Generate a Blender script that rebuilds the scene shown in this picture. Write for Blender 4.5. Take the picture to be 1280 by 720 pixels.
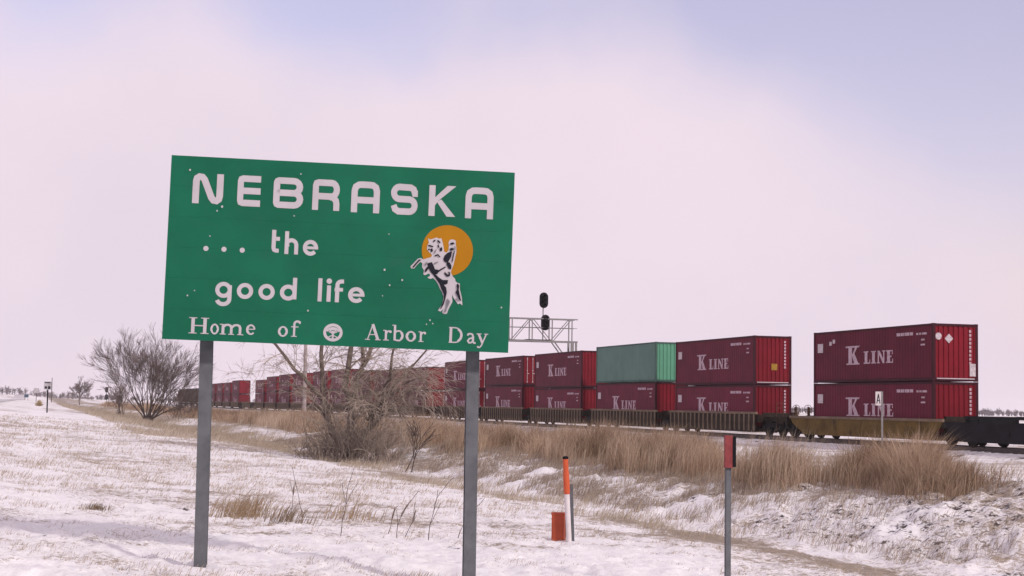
import bpy, math, random
import numpy as np
from mathutils import Vector, Matrix
R = math.radians
scene = bpy.context.scene
C = scene.collection
for o in list(bpy.data.objects): bpy.data.objects.remove(o)
rng = np.random.default_rng(7); random.seed(7)

# ------------------------------------------------------------------ camera
EYE = 2.0                                   # camera height above the zero level
cd = bpy.data.cameras.new('camera'); cam = bpy.data.objects.new('camera', cd); C.objects.link(cam)
cd.sensor_width = 36; cd.lens = 36*2000/1280; cd.clip_start = .1; cd.clip_end = 12000
cam.matrix_world = Matrix.Translation((0, 0, EYE)) @ Matrix.Rotation(math.pi/2+math.atan(146/2000), 4, 'X') @ Matrix.Rotation(.015, 4, 'Z')
scene.camera = cam

# ------------------------------------------------------------------ world, sun, exposure
SUN_AZ, SUN_EL = 134, 31                    # clockwise from +Y (view direction), degrees
world = bpy.data.worlds.new('World'); scene.world = world; world.use_nodes = True
nt = world.node_tree; nt.nodes.clear()
def nd(tree, typ, **kw):
    n = tree.nodes.new(typ)
    for k, v in kw.items():
        if k.startswith('i_'): n.inputs[int(k[2:])].default_value = v
        else: setattr(n, k, v)
    return n
def mth(tree, op, a, b=None, clamp=False):
    n = tree.nodes.new('ShaderNodeMath'); n.operation = op; n.use_clamp = clamp
    for i, v in enumerate((a, b)):
        if v is None: continue
        if isinstance(v, (int, float)): n.inputs[i].default_value = v
        else: tree.links.new(v, n.inputs[i])
    return n.outputs[0]
def mixc(tree, fac, a, b):
    n = tree.nodes.new('ShaderNodeMix'); n.data_type = 'RGBA'
    for s, v in ((0, fac), (6, a), (7, b)):
        if isinstance(v, (int, float)): n.inputs[s].default_value = v
        elif isinstance(v, tuple): n.inputs[s].default_value = (*v, 1) if len(v) == 3 else v
        else: tree.links.new(v, n.inputs[s])
    return n.outputs[2]
def smooth(tree, v, a, b, lo=0., hi=1.):
    n = tree.nodes.new('ShaderNodeMapRange'); n.interpolation_type = 'SMOOTHSTEP'
    tree.links.new(v, n.inputs[0])
    for i, x in enumerate((a, b, lo, hi)): n.inputs[i+1].default_value = x
    return n.outputs[0]
def noise(tree, vec, scale, detail=4, rough=.55):
    n = tree.nodes.new('ShaderNodeTexNoise'); n.inputs['Scale'].default_value = scale
    n.inputs['Detail'].default_value = detail; n.inputs['Roughness'].default_value = rough
    if vec is not None: tree.links.new(vec, n.inputs['Vector'])
    return n
sky = nd(nt, 'ShaderNodeTexSky'); sky.sky_type = 'NISHITA'; sky.sun_disc = False
sky.sun_elevation = R(SUN_EL); sky.sun_rotation = R(SUN_AZ); sky.air_density = 1.0; sky.dust_density = 1.5
tc = nd(nt, 'ShaderNodeTexCoord')
n1 = noise(nt, tc.outputs['Generated'], 5.0, 5, .5)
n2 = noise(nt, tc.outputs['Generated'], 1.7, 3, .5)
warp = nd(nt, 'ShaderNodeVectorMath', operation='MULTIPLY_ADD'); warp.inputs[1].default_value = (.12, .12, .12)
nt.links.new(n1.outputs['Color'], warp.inputs[0]); nt.links.new(tc.outputs['Generated'], warp.inputs[2])
holes = None                                 # clear patches between the clouds, by direction
for (px, py, sig, w) in ((1340, 120, .125, 1.35), (930, -60, .075, .9), (690, 15, .045, .75), (400, 0, .055, .75), (330, -170, .12, .8), (550, 10, .045, .6), (1000, -200, .15, .9), (1180, 40, .065, .7), (-300, -260, .2, .8), (60, -40, .06, .5)):
    d = Vector(((px-640)/2000, 1, (506-py)/2000)).normalized() + Vector((.06, .06, .06))
    ds = nd(nt, 'ShaderNodeVectorMath', operation='DISTANCE'); ds.inputs[1].default_value = d
    nt.links.new(warp.outputs[0], ds.inputs[0])
    h = smooth(nt, ds.outputs['Value'], 0, sig*1.6, w, 0)
    holes = h if holes is None else mth(nt, 'ADD', holes, h)
sep = nd(nt, 'ShaderNodeSeparateXYZ'); nt.links.new(tc.outputs['Generated'], sep.inputs[0])
gen = mth(nt, 'MULTIPLY', smooth(nt, n2.outputs[0], .46, .66), smooth(nt, sep.outputs[2], .25, .6))
clear = mth(nt, 'ADD', holes, mth(nt, 'MULTIPLY', gen, .8))
n4 = noise(nt, tc.outputs['Generated'], 11.0, 8, .6)
clear = mth(nt, 'ADD', clear, mth(nt, 'MULTIPLY', mth(nt, 'SUBTRACT', n4.outputs[0], .5), .45))
clear = smooth(nt, clear, .10, 1.2, 0, .80)
bl = nd(nt, 'ShaderNodeMix', data_type='RGBA', blend_type='MULTIPLY'); bl.inputs[0].default_value = 1
nt.links.new(sky.outputs[0], bl.inputs[6]); bl.inputs[7].default_value = (1.54, 1.05, 1.09, 1)
bgs = nd(nt, 'ShaderNodeBackground'); bgs.inputs[1].default_value = .147; nt.links.new(bl.outputs[2], bgs.inputs[0])
cl = mixc(nt, smooth(nt, n1.outputs[0], .3, .7), (.80, .69, .79), (.875, .745, .835))
bgc = nd(nt, 'ShaderNodeBackground'); bgc.inputs[1].default_value = 1.0; nt.links.new(cl, bgc.inputs[0])
mx = nd(nt, 'ShaderNodeMixShader'); nt.links.new(clear, mx.inputs[0])
nt.links.new(bgc.outputs[0], mx.inputs[1]); nt.links.new(bgs.outputs[0], mx.inputs[2])
wo = nd(nt, 'ShaderNodeOutputWorld'); nt.links.new(mx.outputs[0], wo.inputs[0])
sd = bpy.data.lights.new('sun', 'SUN'); sd.energy = 2.3; sd.angle = R(5); sd.color = (1, .93, .86)
sun = bpy.data.objects.new('sun', sd); C.objects.link(sun)
sv = Vector((math.sin(R(SUN_AZ))*math.cos(R(SUN_EL)), math.cos(R(SUN_AZ))*math.cos(R(SUN_EL)), math.sin(R(SUN_EL))))
sun.rotation_euler = sv.to_track_quat('Z', 'Y').to_euler(); sun.location = (0, -20, 60)
vs = scene.view_settings; vs.view_transform = 'Standard'; vs.look = 'None'; vs.exposure = 0; scene.cycles.volume_bounces = 2;  vs.gamma = 1

# ------------------------------------------------------------------ materials
def mat(name, col, rough=.7, var=.15, scale=3., metal=0., bump=0., bscale=40., rnd=0., stain=None, coord='Object', spec=.12, streak=0):
    m = bpy.data.materials.new(name); m.use_nodes = True; t = m.node_tree
    b = t.nodes['Principled BSDF']; b.inputs['Roughness'].default_value = rough; b.inputs['Metallic'].default_value = metal; b.inputs['Specular IOR Level'].default_value = spec
    tcn = nd(t, 'ShaderNodeTexCoord'); n = noise(t, tcn.outputs[coord], scale, 6, .6)
    lo = tuple(c*(1-var) for c in col); hi = tuple(min(1, c*(1+var)) for c in col)
    c = mixc(t, smooth(t, n.outputs[0], .3, .7), lo, hi)
    if stain:
        sc, scol, a, bb = stain
        n3 = noise(t, tcn.outputs[coord], sc, 7, .65)
        c = mixc(t, smooth(t, n3.outputs[0], a, bb), c, scol)
    if streak:                                  # rain-washed dirt running down the sides
        mp = nd(t, 'ShaderNodeMapping'); mp.inputs['Scale'].default_value = (5, 5, .35); t.links.new(tcn.outputs[coord], mp.inputs[0])
        oi2 = nd(t, 'ShaderNodeObjectInfo'); ad = nd(t, 'ShaderNodeVectorMath', operation='ADD'); t.links.new(mp.outputs[0], ad.inputs[0])
        cx = nd(t, 'ShaderNodeCombineXYZ'); t.links.new(mth(t, 'MULTIPLY', oi2.outputs['Random'], 90.), cx.inputs[0]); t.links.new(cx.outputs[0], ad.inputs[1])
        n5 = noise(t, ad.outputs[0], 1.3, 5, .6)
        c = mixc(t, smooth(t, n5.outputs[0], .5, .8, 0, streak), c, tuple(x*.45+.018 for x in col))
    if rnd:
        oi = nd(t, 'ShaderNodeObjectInfo'); hs = nd(t, 'ShaderNodeHueSaturation')
        v = nd(t, 'ShaderNodeMapRange'); v.inputs[3].default_value = 1-rnd; v.inputs[4].default_value = 1+rnd
        t.links.new(oi.outputs['Random'], v.inputs[0]); t.links.new(v.outputs[0], hs.inputs['Value']); t.links.new(c, hs.inputs['Color'])
        c = hs.outputs[0]
    t.links.new(c, b.inputs['Base Color'])
    if bump:
        n4 = noise(t, tcn.outputs[coord], bscale, 3); bp = nd(t, 'ShaderNodeBump'); bp.inputs['Strength'].default_value = bump
        bp.inputs['Distance'].default_value = .02
        t.links.new(n4.outputs[0], bp.inputs['Height']); t.links.new(bp.outputs[0], b.inputs['Normal'])
    return m
M = {}
M['green'] = mat('sign_green_sheeting', (.007, .118, .064), .45, .13, 1.0, stain=(3.5, (.014, .110, .068), .5, .8))
M['white'] = mat('sign_white_sheeting', (.47, .44, .465), .5, .05, 3)
M['yellow'] = mat('sign_gold_sheeting', (.37, .16, .006), .5, .06, 2)
M['black'] = mat('sign_black_ink', (.012, .013, .02), .5, .1, 5)
M['greyink'] = mat('sign_grey_ink', (.20, .19, .21), .5, .25, 14)
M['post'] = mat('galvanised_post', (.112, .118, .128), .55, .2, 5, .0, .2, 60, stain=(2.5, (.085, .083, .085), .5, .8))
M['galv'] = mat('weathered_galvanised_steel', (.22, .21, .215), .55, .15, 5, .2)
M['maroon'] = mat('maroon_container_paint', (.104, .0085, .026), .6, .16, .8, rnd=.18, streak=.35, stain=(1.3, (.10, .035, .035), .60, .85))
M['maroon_sunlit'] = mat('sunlit_maroon_end_paint', (.165, .0058, .0155), .6, .12, 1.2, rnd=.18, streak=.3, stain=(1.6, (.10, .03, .03), .60, .85))  # maroon brightened and reddened for end walls, sunlight put into the colour
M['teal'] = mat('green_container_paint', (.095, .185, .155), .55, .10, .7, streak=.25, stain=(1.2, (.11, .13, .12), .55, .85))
M['teal_sunlit'] = mat('sunlit_green_end_paint', (.10, .29, .19), .55, .10, .7)  # side green lightened for the end, sunlight put into the colour
M['frame'] = mat('container_frame_paint', (.040, .006, .013), .6, .15, 1)
M['roof'] = mat('container_roof_paint', (.03, .010, .02), .7, .2, 1)
M['tframe'] = mat('green_frame_paint', (.05, .10, .085), .6, .15, 1)
M['dull'] = mat('faded_white_lettering', (.44, .33, .38), .7, .22, 6)
M['wmark'] = mat('white_marking', (.48, .42, .45), .7, .2, 8)
M['ymark'] = mat('yellow_marking', (.30, .17, .03), .7, .2, 8)
M['brown'] = mat('rusty_brown_car_paint', (.034, .025, .019), .8, .3, 1.5, stain=(2.5, (.018, .014, .012), .5, .75))
M['rib'] = mat('dusty_rib_paint', (.19, .142, .10), .8, .25, 2)
M['chord'] = mat('dusty_top_chord', (.17, .122, .09), .8, .2, 1.2)
M['platform'] = mat('dark_brown_platform_paint', (.020, .014, .011), .8, .3, 2)  # very dark brown for the end platforms
M['olive'] = mat('yellow_brown_car_paint', (.115, .072, .02), .7, .25, 1., stain=(1.6, (.035, .025, .014), .52, .75))
M['dark'] = mat('blackened_steel', (.008, .008, .010), .8, .3, 3)
M['darkcar'] = mat('black_car_paint', (.008, .008, .011), .7, .3, 1, stain=(1.3, (.022, .02, .018), .58, .8))
M['farcar'] = mat('dark_freight_car_paint', (.055, .04, .033), .8, .3, .3)
M['rust'] = mat('rusty_steel', (.09, .05, .035), .8, .3, 4)
M['railm'] = mat('rail_steel', (.14, .12, .12), .45, .2, 4)
M['tie'] = mat('weathered_sleeper_wood', (.06, .05, .045), .9, .3, 6)
M['orange'] = mat('orange_marker_plastic', (.50, .095, .04), .5, .10, 5, stain=(9, (.45, .10, .05), .6, .8))
M['pedestal'] = mat('faded_orange_red_plastic', (.37, .075, .038), .55, .12, 6, stain=(5, (.34, .09, .06), .55, .8))
M['mwhite'] = mat('white_marker_plastic', (.62, .57, .58), .5, .08, 6)
M['redrefl'] = mat('faded_red_plastic', (.21, .045, .048), .6, .2, 9, stain=(14, (.24, .10, .07), .55, .8))
M['signback'] = mat('far_sign_face', (.40, .38, .40), .6, .2, 3)
M['blue'] = mat('blue_sign_face', (.03, .07, .12), .5, .1, 3)
M['wood'] = mat('grey_weathered_wood', (.36, .31, .31), .9, .18, 6)
M['bark'] = mat('dark_grey_brown_bark', (.075, .057, .052), .9, .25, 6)
M['twig'] = mat('brown_twigs', (.135, .103, .097), .9, .25, 1)
M['bark2'] = mat('grey_bark', (.125, .10, .085), .9, .3, 5)
M['twig2'] = mat('grey_tan_twigs', (.31, .255, .215), .9, .25, .6)
M['brush'] = mat('dead_brush_stems', (.17, .137, .118), .9, .35, .8)
M['far'] = mat('far_winter_trees', (.17, .145, .155), .95, .25, .02)
M['bale'] = mat('tan_dry_bush', (.42, .33, .2), .95, .25, 3)
M['soil'] = mat('dark_frozen_soil', (.04, .03, .027), .95, .35, 9)
M['asphalt'] = mat('snow_dusted_asphalt', (.5, .48, .5), .9, .25, .25, stain=(.6, (.12, .11, .12), .52, .68))

def grass_mat(name):
    m = bpy.data.materials.new(name); m.use_nodes = True; t = m.node_tree; b = t.nodes['Principled BSDF']
    a = nd(t, 'ShaderNodeAttribute', attribute_name='tint'); b.inputs['Roughness'].default_value = .9
    b.inputs['Specular IOR Level'].default_value = .1
    t.links.new(a.outputs['Color'], b.inputs['Base Color'])
    tr = nd(t, 'ShaderNodeBsdfTranslucent'); t.links.new(a.outputs['Color'], tr.inputs[0])
    ms = nd(t, 'ShaderNodeMixShader'); ms.inputs[0].default_value = .3
    t.links.new(b.outputs[0], ms.inputs[1]); t.links.new(tr.outputs[0], ms.inputs[2])
    t.links.new(ms.outputs[0], t.nodes['Material Output'].inputs[0]); return m
M['grass'] = grass_mat('dry_grass_blades')

def ground_mat(name):
    m = bpy.data.materials.new(name); m.use_nodes = True; t = m.node_tree; b = t.nodes['Principled BSDF']
    b.inputs['Roughness'].default_value = .85; b.inputs['Specular IOR Level'].default_value = .2
    g = nd(t, 'ShaderNodeNewGeometry'); at_ = nd(t, 'ShaderNodeAttribute', attribute_name='bare'); ao = nd(t, 'ShaderNodeAttribute', attribute_name='soil')
    a = noise(t, g.outputs['Position'], .7, 4); c1 = noise(t, g.outputs['Position'], 5., 5, .62); e = noise(t, g.outputs['Position'], 22, 5, .65); e2 = noise(t, g.outputs['Position'], 70, 3, .6)
    mp = nd(t, 'ShaderNodeMapping'); mp.inputs['Scale'].default_value = (5, 22, 5); mp.inputs['Rotation'].default_value = (0, 0, R(20))
    t.links.new(g.outputs['Position'], mp.inputs[0]); s_ = noise(t, mp.outputs[0], 1.6, 4, .6)
    v = at_.outputs['Fac']
    for nn, w in ((a, .7), (c1, .95), (e, .95), (s_, .75), (e2, .5)):
        v = mth(t, 'ADD', v, mth(t, 'MULTIPLY', mth(t, 'SUBTRACT', nn.outputs[0], .5), w))
    fac = smooth(t, v, .34, .70)
    gc = mixc(t, smooth(t, e.outputs[0], .35, .65), (.15, .118, .095), (.37, .30, .235))
    gc = mixc(t, smooth(t, a.outputs[0], .4, .65), gc, (.27, .22, .175))
    sn = mixc(t, smooth(t, c1.outputs[0], .3, .7), (.69, .67, .69), (.80, .785, .80))
    col = mixc(t, fac, sn, gc)
    cld = noise(t, g.outputs['Position'], 5.5, 3, .5)
    so = mth(t, 'ADD', ao.outputs['Fac'], mth(t, 'MULTIPLY', mth(t, 'SUBTRACT', cld.outputs[0], .5), 1.0))
    so = mth(t, 'ADD', so, mth(t, 'MULTIPLY', mth(t, 'SUBTRACT', e.outputs[0], .5), .35))
    col = mixc(t, smooth(t, so, .45, .62), col, (.05, .038, .034))
    t.links.new(col, b.inputs['Base Color'])
    bp = nd(t, 'ShaderNodeBump'); bp.inputs['Strength'].default_value = .6; bp.inputs['Distance'].default_value = .05
    t.links.new(mth(t, 'ADD', c1.outputs[0], mth(t, 'MULTIPLY', e.outputs[0], .4)), bp.inputs['Height']); t.links.new(bp.outputs[0], b.inputs['Normal'])
    return m
M['ground'] = ground_mat('snowy_dry_grass_ground')

# ------------------------------------------------------------------ mesh helpers
class MB:
    def __init__(s): s.v = []; s.f = []
    def add(s, vs, fs):
        b = len(s.v); s.v += [tuple(p) for p in vs]; s.f += [tuple(i+b for i in f) for f in fs]; return s
    def box(s, x0, x1, y0, y1, z0, z1):
        v = [(x, y, z) for z in (z0, z1) for x, y in ((x0, y0), (x1, y0), (x1, y1), (x0, y1))]
        return s.add(v, [(3, 2, 1, 0), (4, 5, 6, 7), (0, 1, 5, 4), (1, 2, 6, 5), (2, 3, 7, 6), (3, 0, 4, 7)])
    def prism(s, pts, y0, y1):               # polygon in XZ, counter-clockwise seen from -Y, extruded along Y
        n = len(pts)
        v = [(x, y0, z) for x, z in pts] + [(x, y1, z) for x, z in pts]
        return s.add(v, [tuple(range(n)), tuple(range(2*n-1, n-1, -1))] + [((i+1) % n, i, n+i, n+(i+1) % n) for i in range(n)])
    def tube(s, p0, p1, r0, r1=None, k=6, cap=True):
        r1 = r0 if r1 is None else r1
        p0 = Vector(p0); p1 = Vector(p1); d = (p1-p0)
        if d.length < 1e-6: return s
        d.normalize(); a = d.orthogonal().normalized(); b = d.cross(a)
        v = []
        for p, r in ((p0, r0), (p1, r1)):
            for i in range(k):
                t = 2*math.pi*i/k; v.append(p+a*(r*math.cos(t))+b*(r*math.sin(t)))
        f = [(i, (i+1) % k, k+(i+1) % k, k+i) for i in range(k)]
        if cap: f += [tuple(range(k-1, -1, -1)), tuple(range(k, 2*k))]
        return s.add(v, f)
    def lathe(s, prof, k=16, axis='Z', c=(0, 0, 0)):
        v = []; n = len(prof)
        for r, h in prof:
            for i in range(k):
                t = 2*math.pi*i/k; x, y = r*math.cos(t), r*math.sin(t)
                p = (x, y, h) if axis == 'Z' else (x, -h, y) if axis == 'Y' else (h, x, y)
                v.append((p[0]+c[0], p[1]+c[1], p[2]+c[2]))
        f = [(j*k+i, j*k+(i+1) % k, (j+1)*k+(i+1) % k, (j+1)*k+i) for j in range(n-1) for i in range(k)]
        f += [tuple(range(k-1, -1, -1)), tuple(range((n-1)*k, n*k))]
        return s.add(v, f)
    def mesh(s, name, m, smooth=False):
        me = bpy.data.meshes.new(name); me.from_pydata(s.v, [], s.f); me.update()
        if m is not None: me.materials.append(m)
        if smooth:
            for p in me.polygons: p.use_smooth = True
        return me
def link(name, me, parent=None, loc=None, rot=None, label=None):
    o = bpy.data.objects.new(name, me); C.objects.link(o)
    if parent is not None: o.parent = parent
    if loc is not None: o.location = loc
    if rot is not None: o.rotation_euler = rot
    if label: o['label'] = label
    return o
def part(name, mb, m, parent, label=None, smooth=False, **k):
    return link(name, mb.mesh(name, m, smooth), parent, label=label, **k)
def tag(o, label=None, cat=None, group=None, kind=None):
    if label: o['label'] = label
    if cat: o['category'] = cat
    if group: o['group'] = group
    if kind: o['kind'] = kind
    return o
def thing(name, label, cat, loc=(0, 0, 0), rz=0, group=None):
    o = bpy.data.objects.new(name, None); C.objects.link(o); o.location = loc; o.rotation_euler = (0, 0, rz)
    o.empty_display_size = .3
    return tag(o, label, cat, group)
def kids(o): return [c for c in C.objects if c.parent == o]
def copy_tree(o, parent=None):
    c = o.copy(); C.objects.link(c)
    if parent is not None: c.parent = parent
    for ch in KID.get(o.name, []): copy_tree(ch, c)
    return c
KID = {}
def index_kids():
    KID.clear()
    for o in C.objects:
        if o.parent: KID.setdefault(o.parent.name, []).append(o)
def np_mesh(name, V, F, m, attrs=None, smooth=False):
    """V (n,3), F list of (m,k) integer arrays (tris or quads)"""
    me = bpy.data.meshes.new(name); F = [f for f in F if len(f)]
    me.vertices.add(len(V)); me.vertices.foreach_set('co', np.ascontiguousarray(V, np.float32).ravel())
    nl = sum(f.size for f in F); npol = sum(len(f) for f in F)
    me.loops.add(nl); me.polygons.add(npol)
    me.loops.foreach_set('vertex_index', np.concatenate([f.ravel() for f in F]).astype(np.int32))
    tot = np.concatenate([np.full(len(f), f.shape[1], np.int32) for f in F])
    st = np.concatenate([[0], np.cumsum(tot)[:-1]]).astype(np.int32)
    me.polygons.foreach_set('loop_start', st); me.polygons.foreach_set('loop_total', tot)
    me.polygons.foreach_set('use_smooth', np.full(npol, smooth, bool))
    for k, v in (attrs or {}).items():
        if v.ndim == 1:
            a = me.attributes.new(k, 'FLOAT', 'POINT'); a.data.foreach_set('value', v.astype(np.float32))
        else:
            a = me.attributes.new(k, 'FLOAT_COLOR', 'POINT'); a.data.foreach_set('color', np.ascontiguousarray(np.c_[v, np.ones(len(v))], np.float32).ravel())
    me.update(calc_edges=True); me.materials.append(m)
    return me

# ------------------------------------------------------------------ terrain
TH = math.atan(.295); SN, CS = math.sin(TH), math.cos(TH)
E_ = Vector((-SN, CS, 0)); N_ = Vector((CS, SN, 0)); T0 = 67.12
TRZ = -(math.pi/2-TH)                          # heading of things lined up with the track
RAIL = .4                                      # rail top
def P(q, w, z): return E_*(T0+w)+N_*q+Vector((0, 0, z))
def hash2(ix, iy, seed):
    h = (ix.astype(np.int64)*374761393+iy.astype(np.int64)*668265263+seed*974634541) & 0xffffffff
    h = ((h ^ (h >> 13))*1274126177) & 0xffffffff; h = h ^ (h >> 16)
    return (h & 0xffff)/65535.
def vnoise(x, y, sc, seed=0):
    x = np.asarray(x)*sc; y = np.asarray(y)*sc
    ix = np.floor(x); iy = np.floor(y); fx = x-ix; fy = y-iy
    fx = fx*fx*(3-2*fx); fy = fy*fy*(3-2*fy)
    a = hash2(ix, iy, seed); b = hash2(ix+1, iy, seed); c = hash2(ix, iy+1, seed); d = hash2(ix+1, iy+1, seed)
    return (a*(1-fx)+b*fx)*(1-fy)+(c*(1-fx)+d*fx)*fy
def fbm(x, y, sc, seed=0, o=3):
    v = 0; t = 0; w = 1.
    for i in range(o): v = v+w*vnoise(x, y, sc*2**i, seed+i*17); t += w; w *= .5
    return v/t
def sst(x, a, b):
    t = np.clip((np.asarray(x, float)-a)/(b-a), 0, 1); return t*t*(3-2*t)
KS = [-3000, -60, -14, -5.6, -4, 0, 3, 8, 11.3, 12.6, 13.6, 15, 16.6, 18.5, 22, 34, 37.5, 38.5, 50, 52, 80, 300, 3000]
KZ = [-.8, -1.0, -1.2, -1.2, -1.33, -1.62, -1.84, -2.06, -2.28, -2.40, -2.36, -2.08, -1.90, -1.88, -1.98, -2.0, -2.0, -1.98, -1.98, -2.0, -2.0, -2.0, -1.9]
def gz(x, y, micro=True):
    x = np.asarray(x, float); y = np.asarray(y, float); s = x+.295*y
    d = np.hypot(x, y)
    wob = (fbm(x, y, .05, 3, 2)-.5)*2.4*sst(s, 7, 11)*(1-sst(s, 26, 34))*sst(d, 15, 50)
    z = np.interp(s+wob, KS, KZ)
    z = z+.36*sst(y, 40, 140)*(1-sst(s, 4, 11))*(1-sst(y, 500, 900))
    z = z+.55*np.exp(-(((s-20)/3.6)**2+((y-30.5)/5.5)**2))
    flat = sst(s, 36, 37.5)*(1-sst(s, 50, 52))
    z = z+(fbm(x, y, .09, 5, 3)-.5)*.22*(1-flat)*sst(d, 5, 15)
    z = z+9*np.exp(-(((x+470)/150)**2+((y-1000)/160)**2))
    z = z+3*sst(d, 1300, 2400)*(fbm(x, y, .002, 8, 2)-.3)
    if micro:
        near = 1-sst(d, 90, 180)
        z = z+(fbm(x, y, 1.1, 11, 3)-.5)*.10*near*(1-flat)
        z = z+(fbm(x, y, 4.2, 12, 3)-.5)*.10*near*(1-flat)
        z = z+(fbm(x, y, 11., 13, 2)-.5)*.05*near*(1-flat)
        bank = sst(s, 12.6, 14)*(1-sst(s, 20, 26))
        c = fbm(x, y, 1.9, 21, 4)
        z = z+bank*(np.maximum(c-.40, 0)*.42+(fbm(x, y, 5.5, 22, 2)-.5)*.10)*near
    return z+EYE
def Gz(x, y): return float(gz(np.array([x]), np.array([y]))[0])
def cover(x, y):
    """how much dry grass shows through the snow (0..1) and how much bare soil"""
    s = x+.295*y; d = np.hypot(x, y)
    b = np.full(x.shape, .305)
    b = b+.30*(fbm(x, y, .16, 31, 3)-.5)*2+.22*(fbm(x, y, .9, 32, 3)-.5)*2
    b = np.where(d < 60, b, b+.06)
    ditch = np.exp(-((s-12.0)/1.1)**2)
    s2 = s+(fbm(x, y, .07, 35, 3)-.5)*9+(fbm(x, y, .5, 36, 2)-.5)*2
    b = b+.26*ditch+.42*sst(d, 40, 120)*sst(s2, 5, 9.5)*(1-sst(s2, 12.5, 15))-.14*np.exp(-((s-.2)/.8)**2)
    bank = sst(s, 13.2, 14)*(1-sst(s, 16, 17.2)); b = b+.17*bank
    crest = sst(s, 15.6, 17.2)*(1-sst(s, 23, 28)); b = b+.35*crest
    b = b+.10*sst(s, 26, 34)
    b = np.where((s > 12.5) & (d < 36), b-.14, b)
    b = b-.35*sst(d, 600, 1000)*sst(s, 60, 120)
    pat = sst(fbm(x, y, .3, 41, 2)+.45*(1-sst(y, 29, 38)), .52, .74)*sst(s, 12.8, 13.8)*(1-sst(s, 20, 24))
    soil = pat*.43
    soil = np.where(s < 12.5, .14+.28*sst(fbm(x, y, 1.5, 43, 3), .66, .8), soil)
    soil = np.maximum(soil, .42*np.exp(-((s+5.0)/.7)**2)*sst(d, 100, 150))
    return np.clip(b, 0, 1.1), soil
fine = np.arange(-23, 23.01, .115); coarse = np.arange(26, 337, 4.)
ang = np.concatenate([fine, coarse]); na = len(ang)
rr = list(np.geomspace(.6, 11, 16)); r_ = 11.
while r_ < 110: r_ += max(.045, r_*r_/4600); rr.append(r_)
while r_ < 2900: r_ *= 1.035; rr.append(r_)
rr = np.array(rr); nr = len(rr)
AA, RR = np.meshgrid(np.radians(ang), rr)
GX = (RR*np.sin(AA)).ravel(); GY = (RR*np.cos(AA)).ravel(); GZ = gz(GX, GY)
bare, soil = cover(GX, GY)
i, j = np.meshgrid(np.arange(nr-1), np.arange(na), indexing='ij'); j2 = (j+1) % na
F = np.stack([i*na+j, (i+1)*na+j, (i+1)*na+j2, i*na+j2], -1).reshape(-1, 4)[:, ::-1]
V = np.c_[GX, GY, GZ]; c0 = len(V)
V = np.r_[V, [[0, 0, Gz(0, 0)]]]; bare = np.r_[bare, .2]; soil = np.r_[soil, 0]
jj = np.arange(na); T = np.c_[np.full(na, c0), (jj+1) % na, jj]
V_ground_min = V[:, 2].min(); print('ground z', V[:, 2].min(), V[:, 2].max())
tag(link('ground', np_mesh('ground', V, [F, T], M['ground'], {'bare': bare, 'soil': soil}, True)), kind='structure')

# road on the far left, track bed, rails, sleepers
def strip_sheet(name, s0, s1, t0, t1, n, m, zoff, z=None):
    vs = []; fs = []
    for k in range(n+1):
        t = t0+(t1-t0)*k/n
        for s in (s0, s1):
            p = E_*t+N_*(s*CS); zz = Gz(p.x, p.y)+zoff if z is None else z
            vs.append((p.x, p.y, zz))
    fs = [(2*k, 2*k+1, 2*k+3, 2*k+2) for k in range(n)]
    mb = MB(); mb.add(vs, fs); return link(name, mb.mesh(name, m))
tag(strip_sheet('road', -13.6, -5.9, -60, 1500, 400, M['asphalt'], .06), kind='structure')
nq, nw = 30, 900
q = np.linspace(37.4, 47.2, nq); w = np.concatenate([np.arange(-70, 120, .33), np.geomspace(120, 1100, 340)]); nw = len(w)
Q, Wd = np.meshgrid(q, w)
prof = np.interp(Q, [37.4, 39.6, 40.2, 43.8, 44.4, 47.2], [-2.1, -1.84, -1.79, -1.79, -1.84, -2.1])+EYE
X = N_.x*Q+E_.x*(T0+Wd); Y = N_.y*Q+E_.y*(T0+Wd)
prof = prof+(vnoise(X, Y, 3.1, 71)-.5)*.07
b_ = .28+.5*(fbm(X, Y, .5, 72, 3)-.5)+.12*np.exp(-((Q-39.6)/.5)**2); so_ = .25+.35*sst(vnoise(X, Y, 2.2, 73), .5, .8)
i, j = np.meshgrid(np.arange(nw-1), np.arange(nq-1), indexing='ij')
F = np.stack([i*nq+j, i*nq+j+1, (i+1)*nq+j+1, (i+1)*nq+j], -1).reshape(-1, 4)
tag(link('track_bed', np_mesh('track_bed', np.c_[X.ravel(), Y.ravel(), prof.ravel()], [F], M['ground'], {'bare': b_.ravel(), 'soil': so_.ravel()}, True)), kind='structure')
QC = 41.887                                   # track centre
for side in (-1, 1):
    mb = MB(); qq = QC+side*.755
    sec = [(-.07, -.17), (.07, -.17), (.07, -.15), (.012, -.13), (.012, -.04), (.036, -.03), (.036, 0), (-.036, 0), (-.036, -.03), (-.012, -.04), (-.012, -.13), (-.07, -.15)]
    n = len(sec); a = [P(qq+x, -75, RAIL+z) for x, z in sec]; b = [P(qq+x, 1100, RAIL+z) for x, z in sec]
    mb.add(a+b, [(k, (k+1) % n, n+(k+1) % n, n+k) for k in range(n)])
    tag(part('rail', mb, M['railm'], None), kind='structure')
mb = MB()
for k in range(700):
    w0 = -60+k*.55; o = len(mb.v)
    c = [P(QC+a*1.3, w0+b*.11, RAIL+z) for z in (-.30, -.165) for a, b in ((-1, -1), (1, -1), (1, 1), (-1, 1))]
    mb.add(c, [(4, 5, 6, 7), (0, 1, 5, 4), (1, 2, 6, 5), (2, 3, 7, 6), (3, 0, 4, 7)])
tag(part('sleepers', mb, M['tie'], None), kind='stuff')

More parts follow.
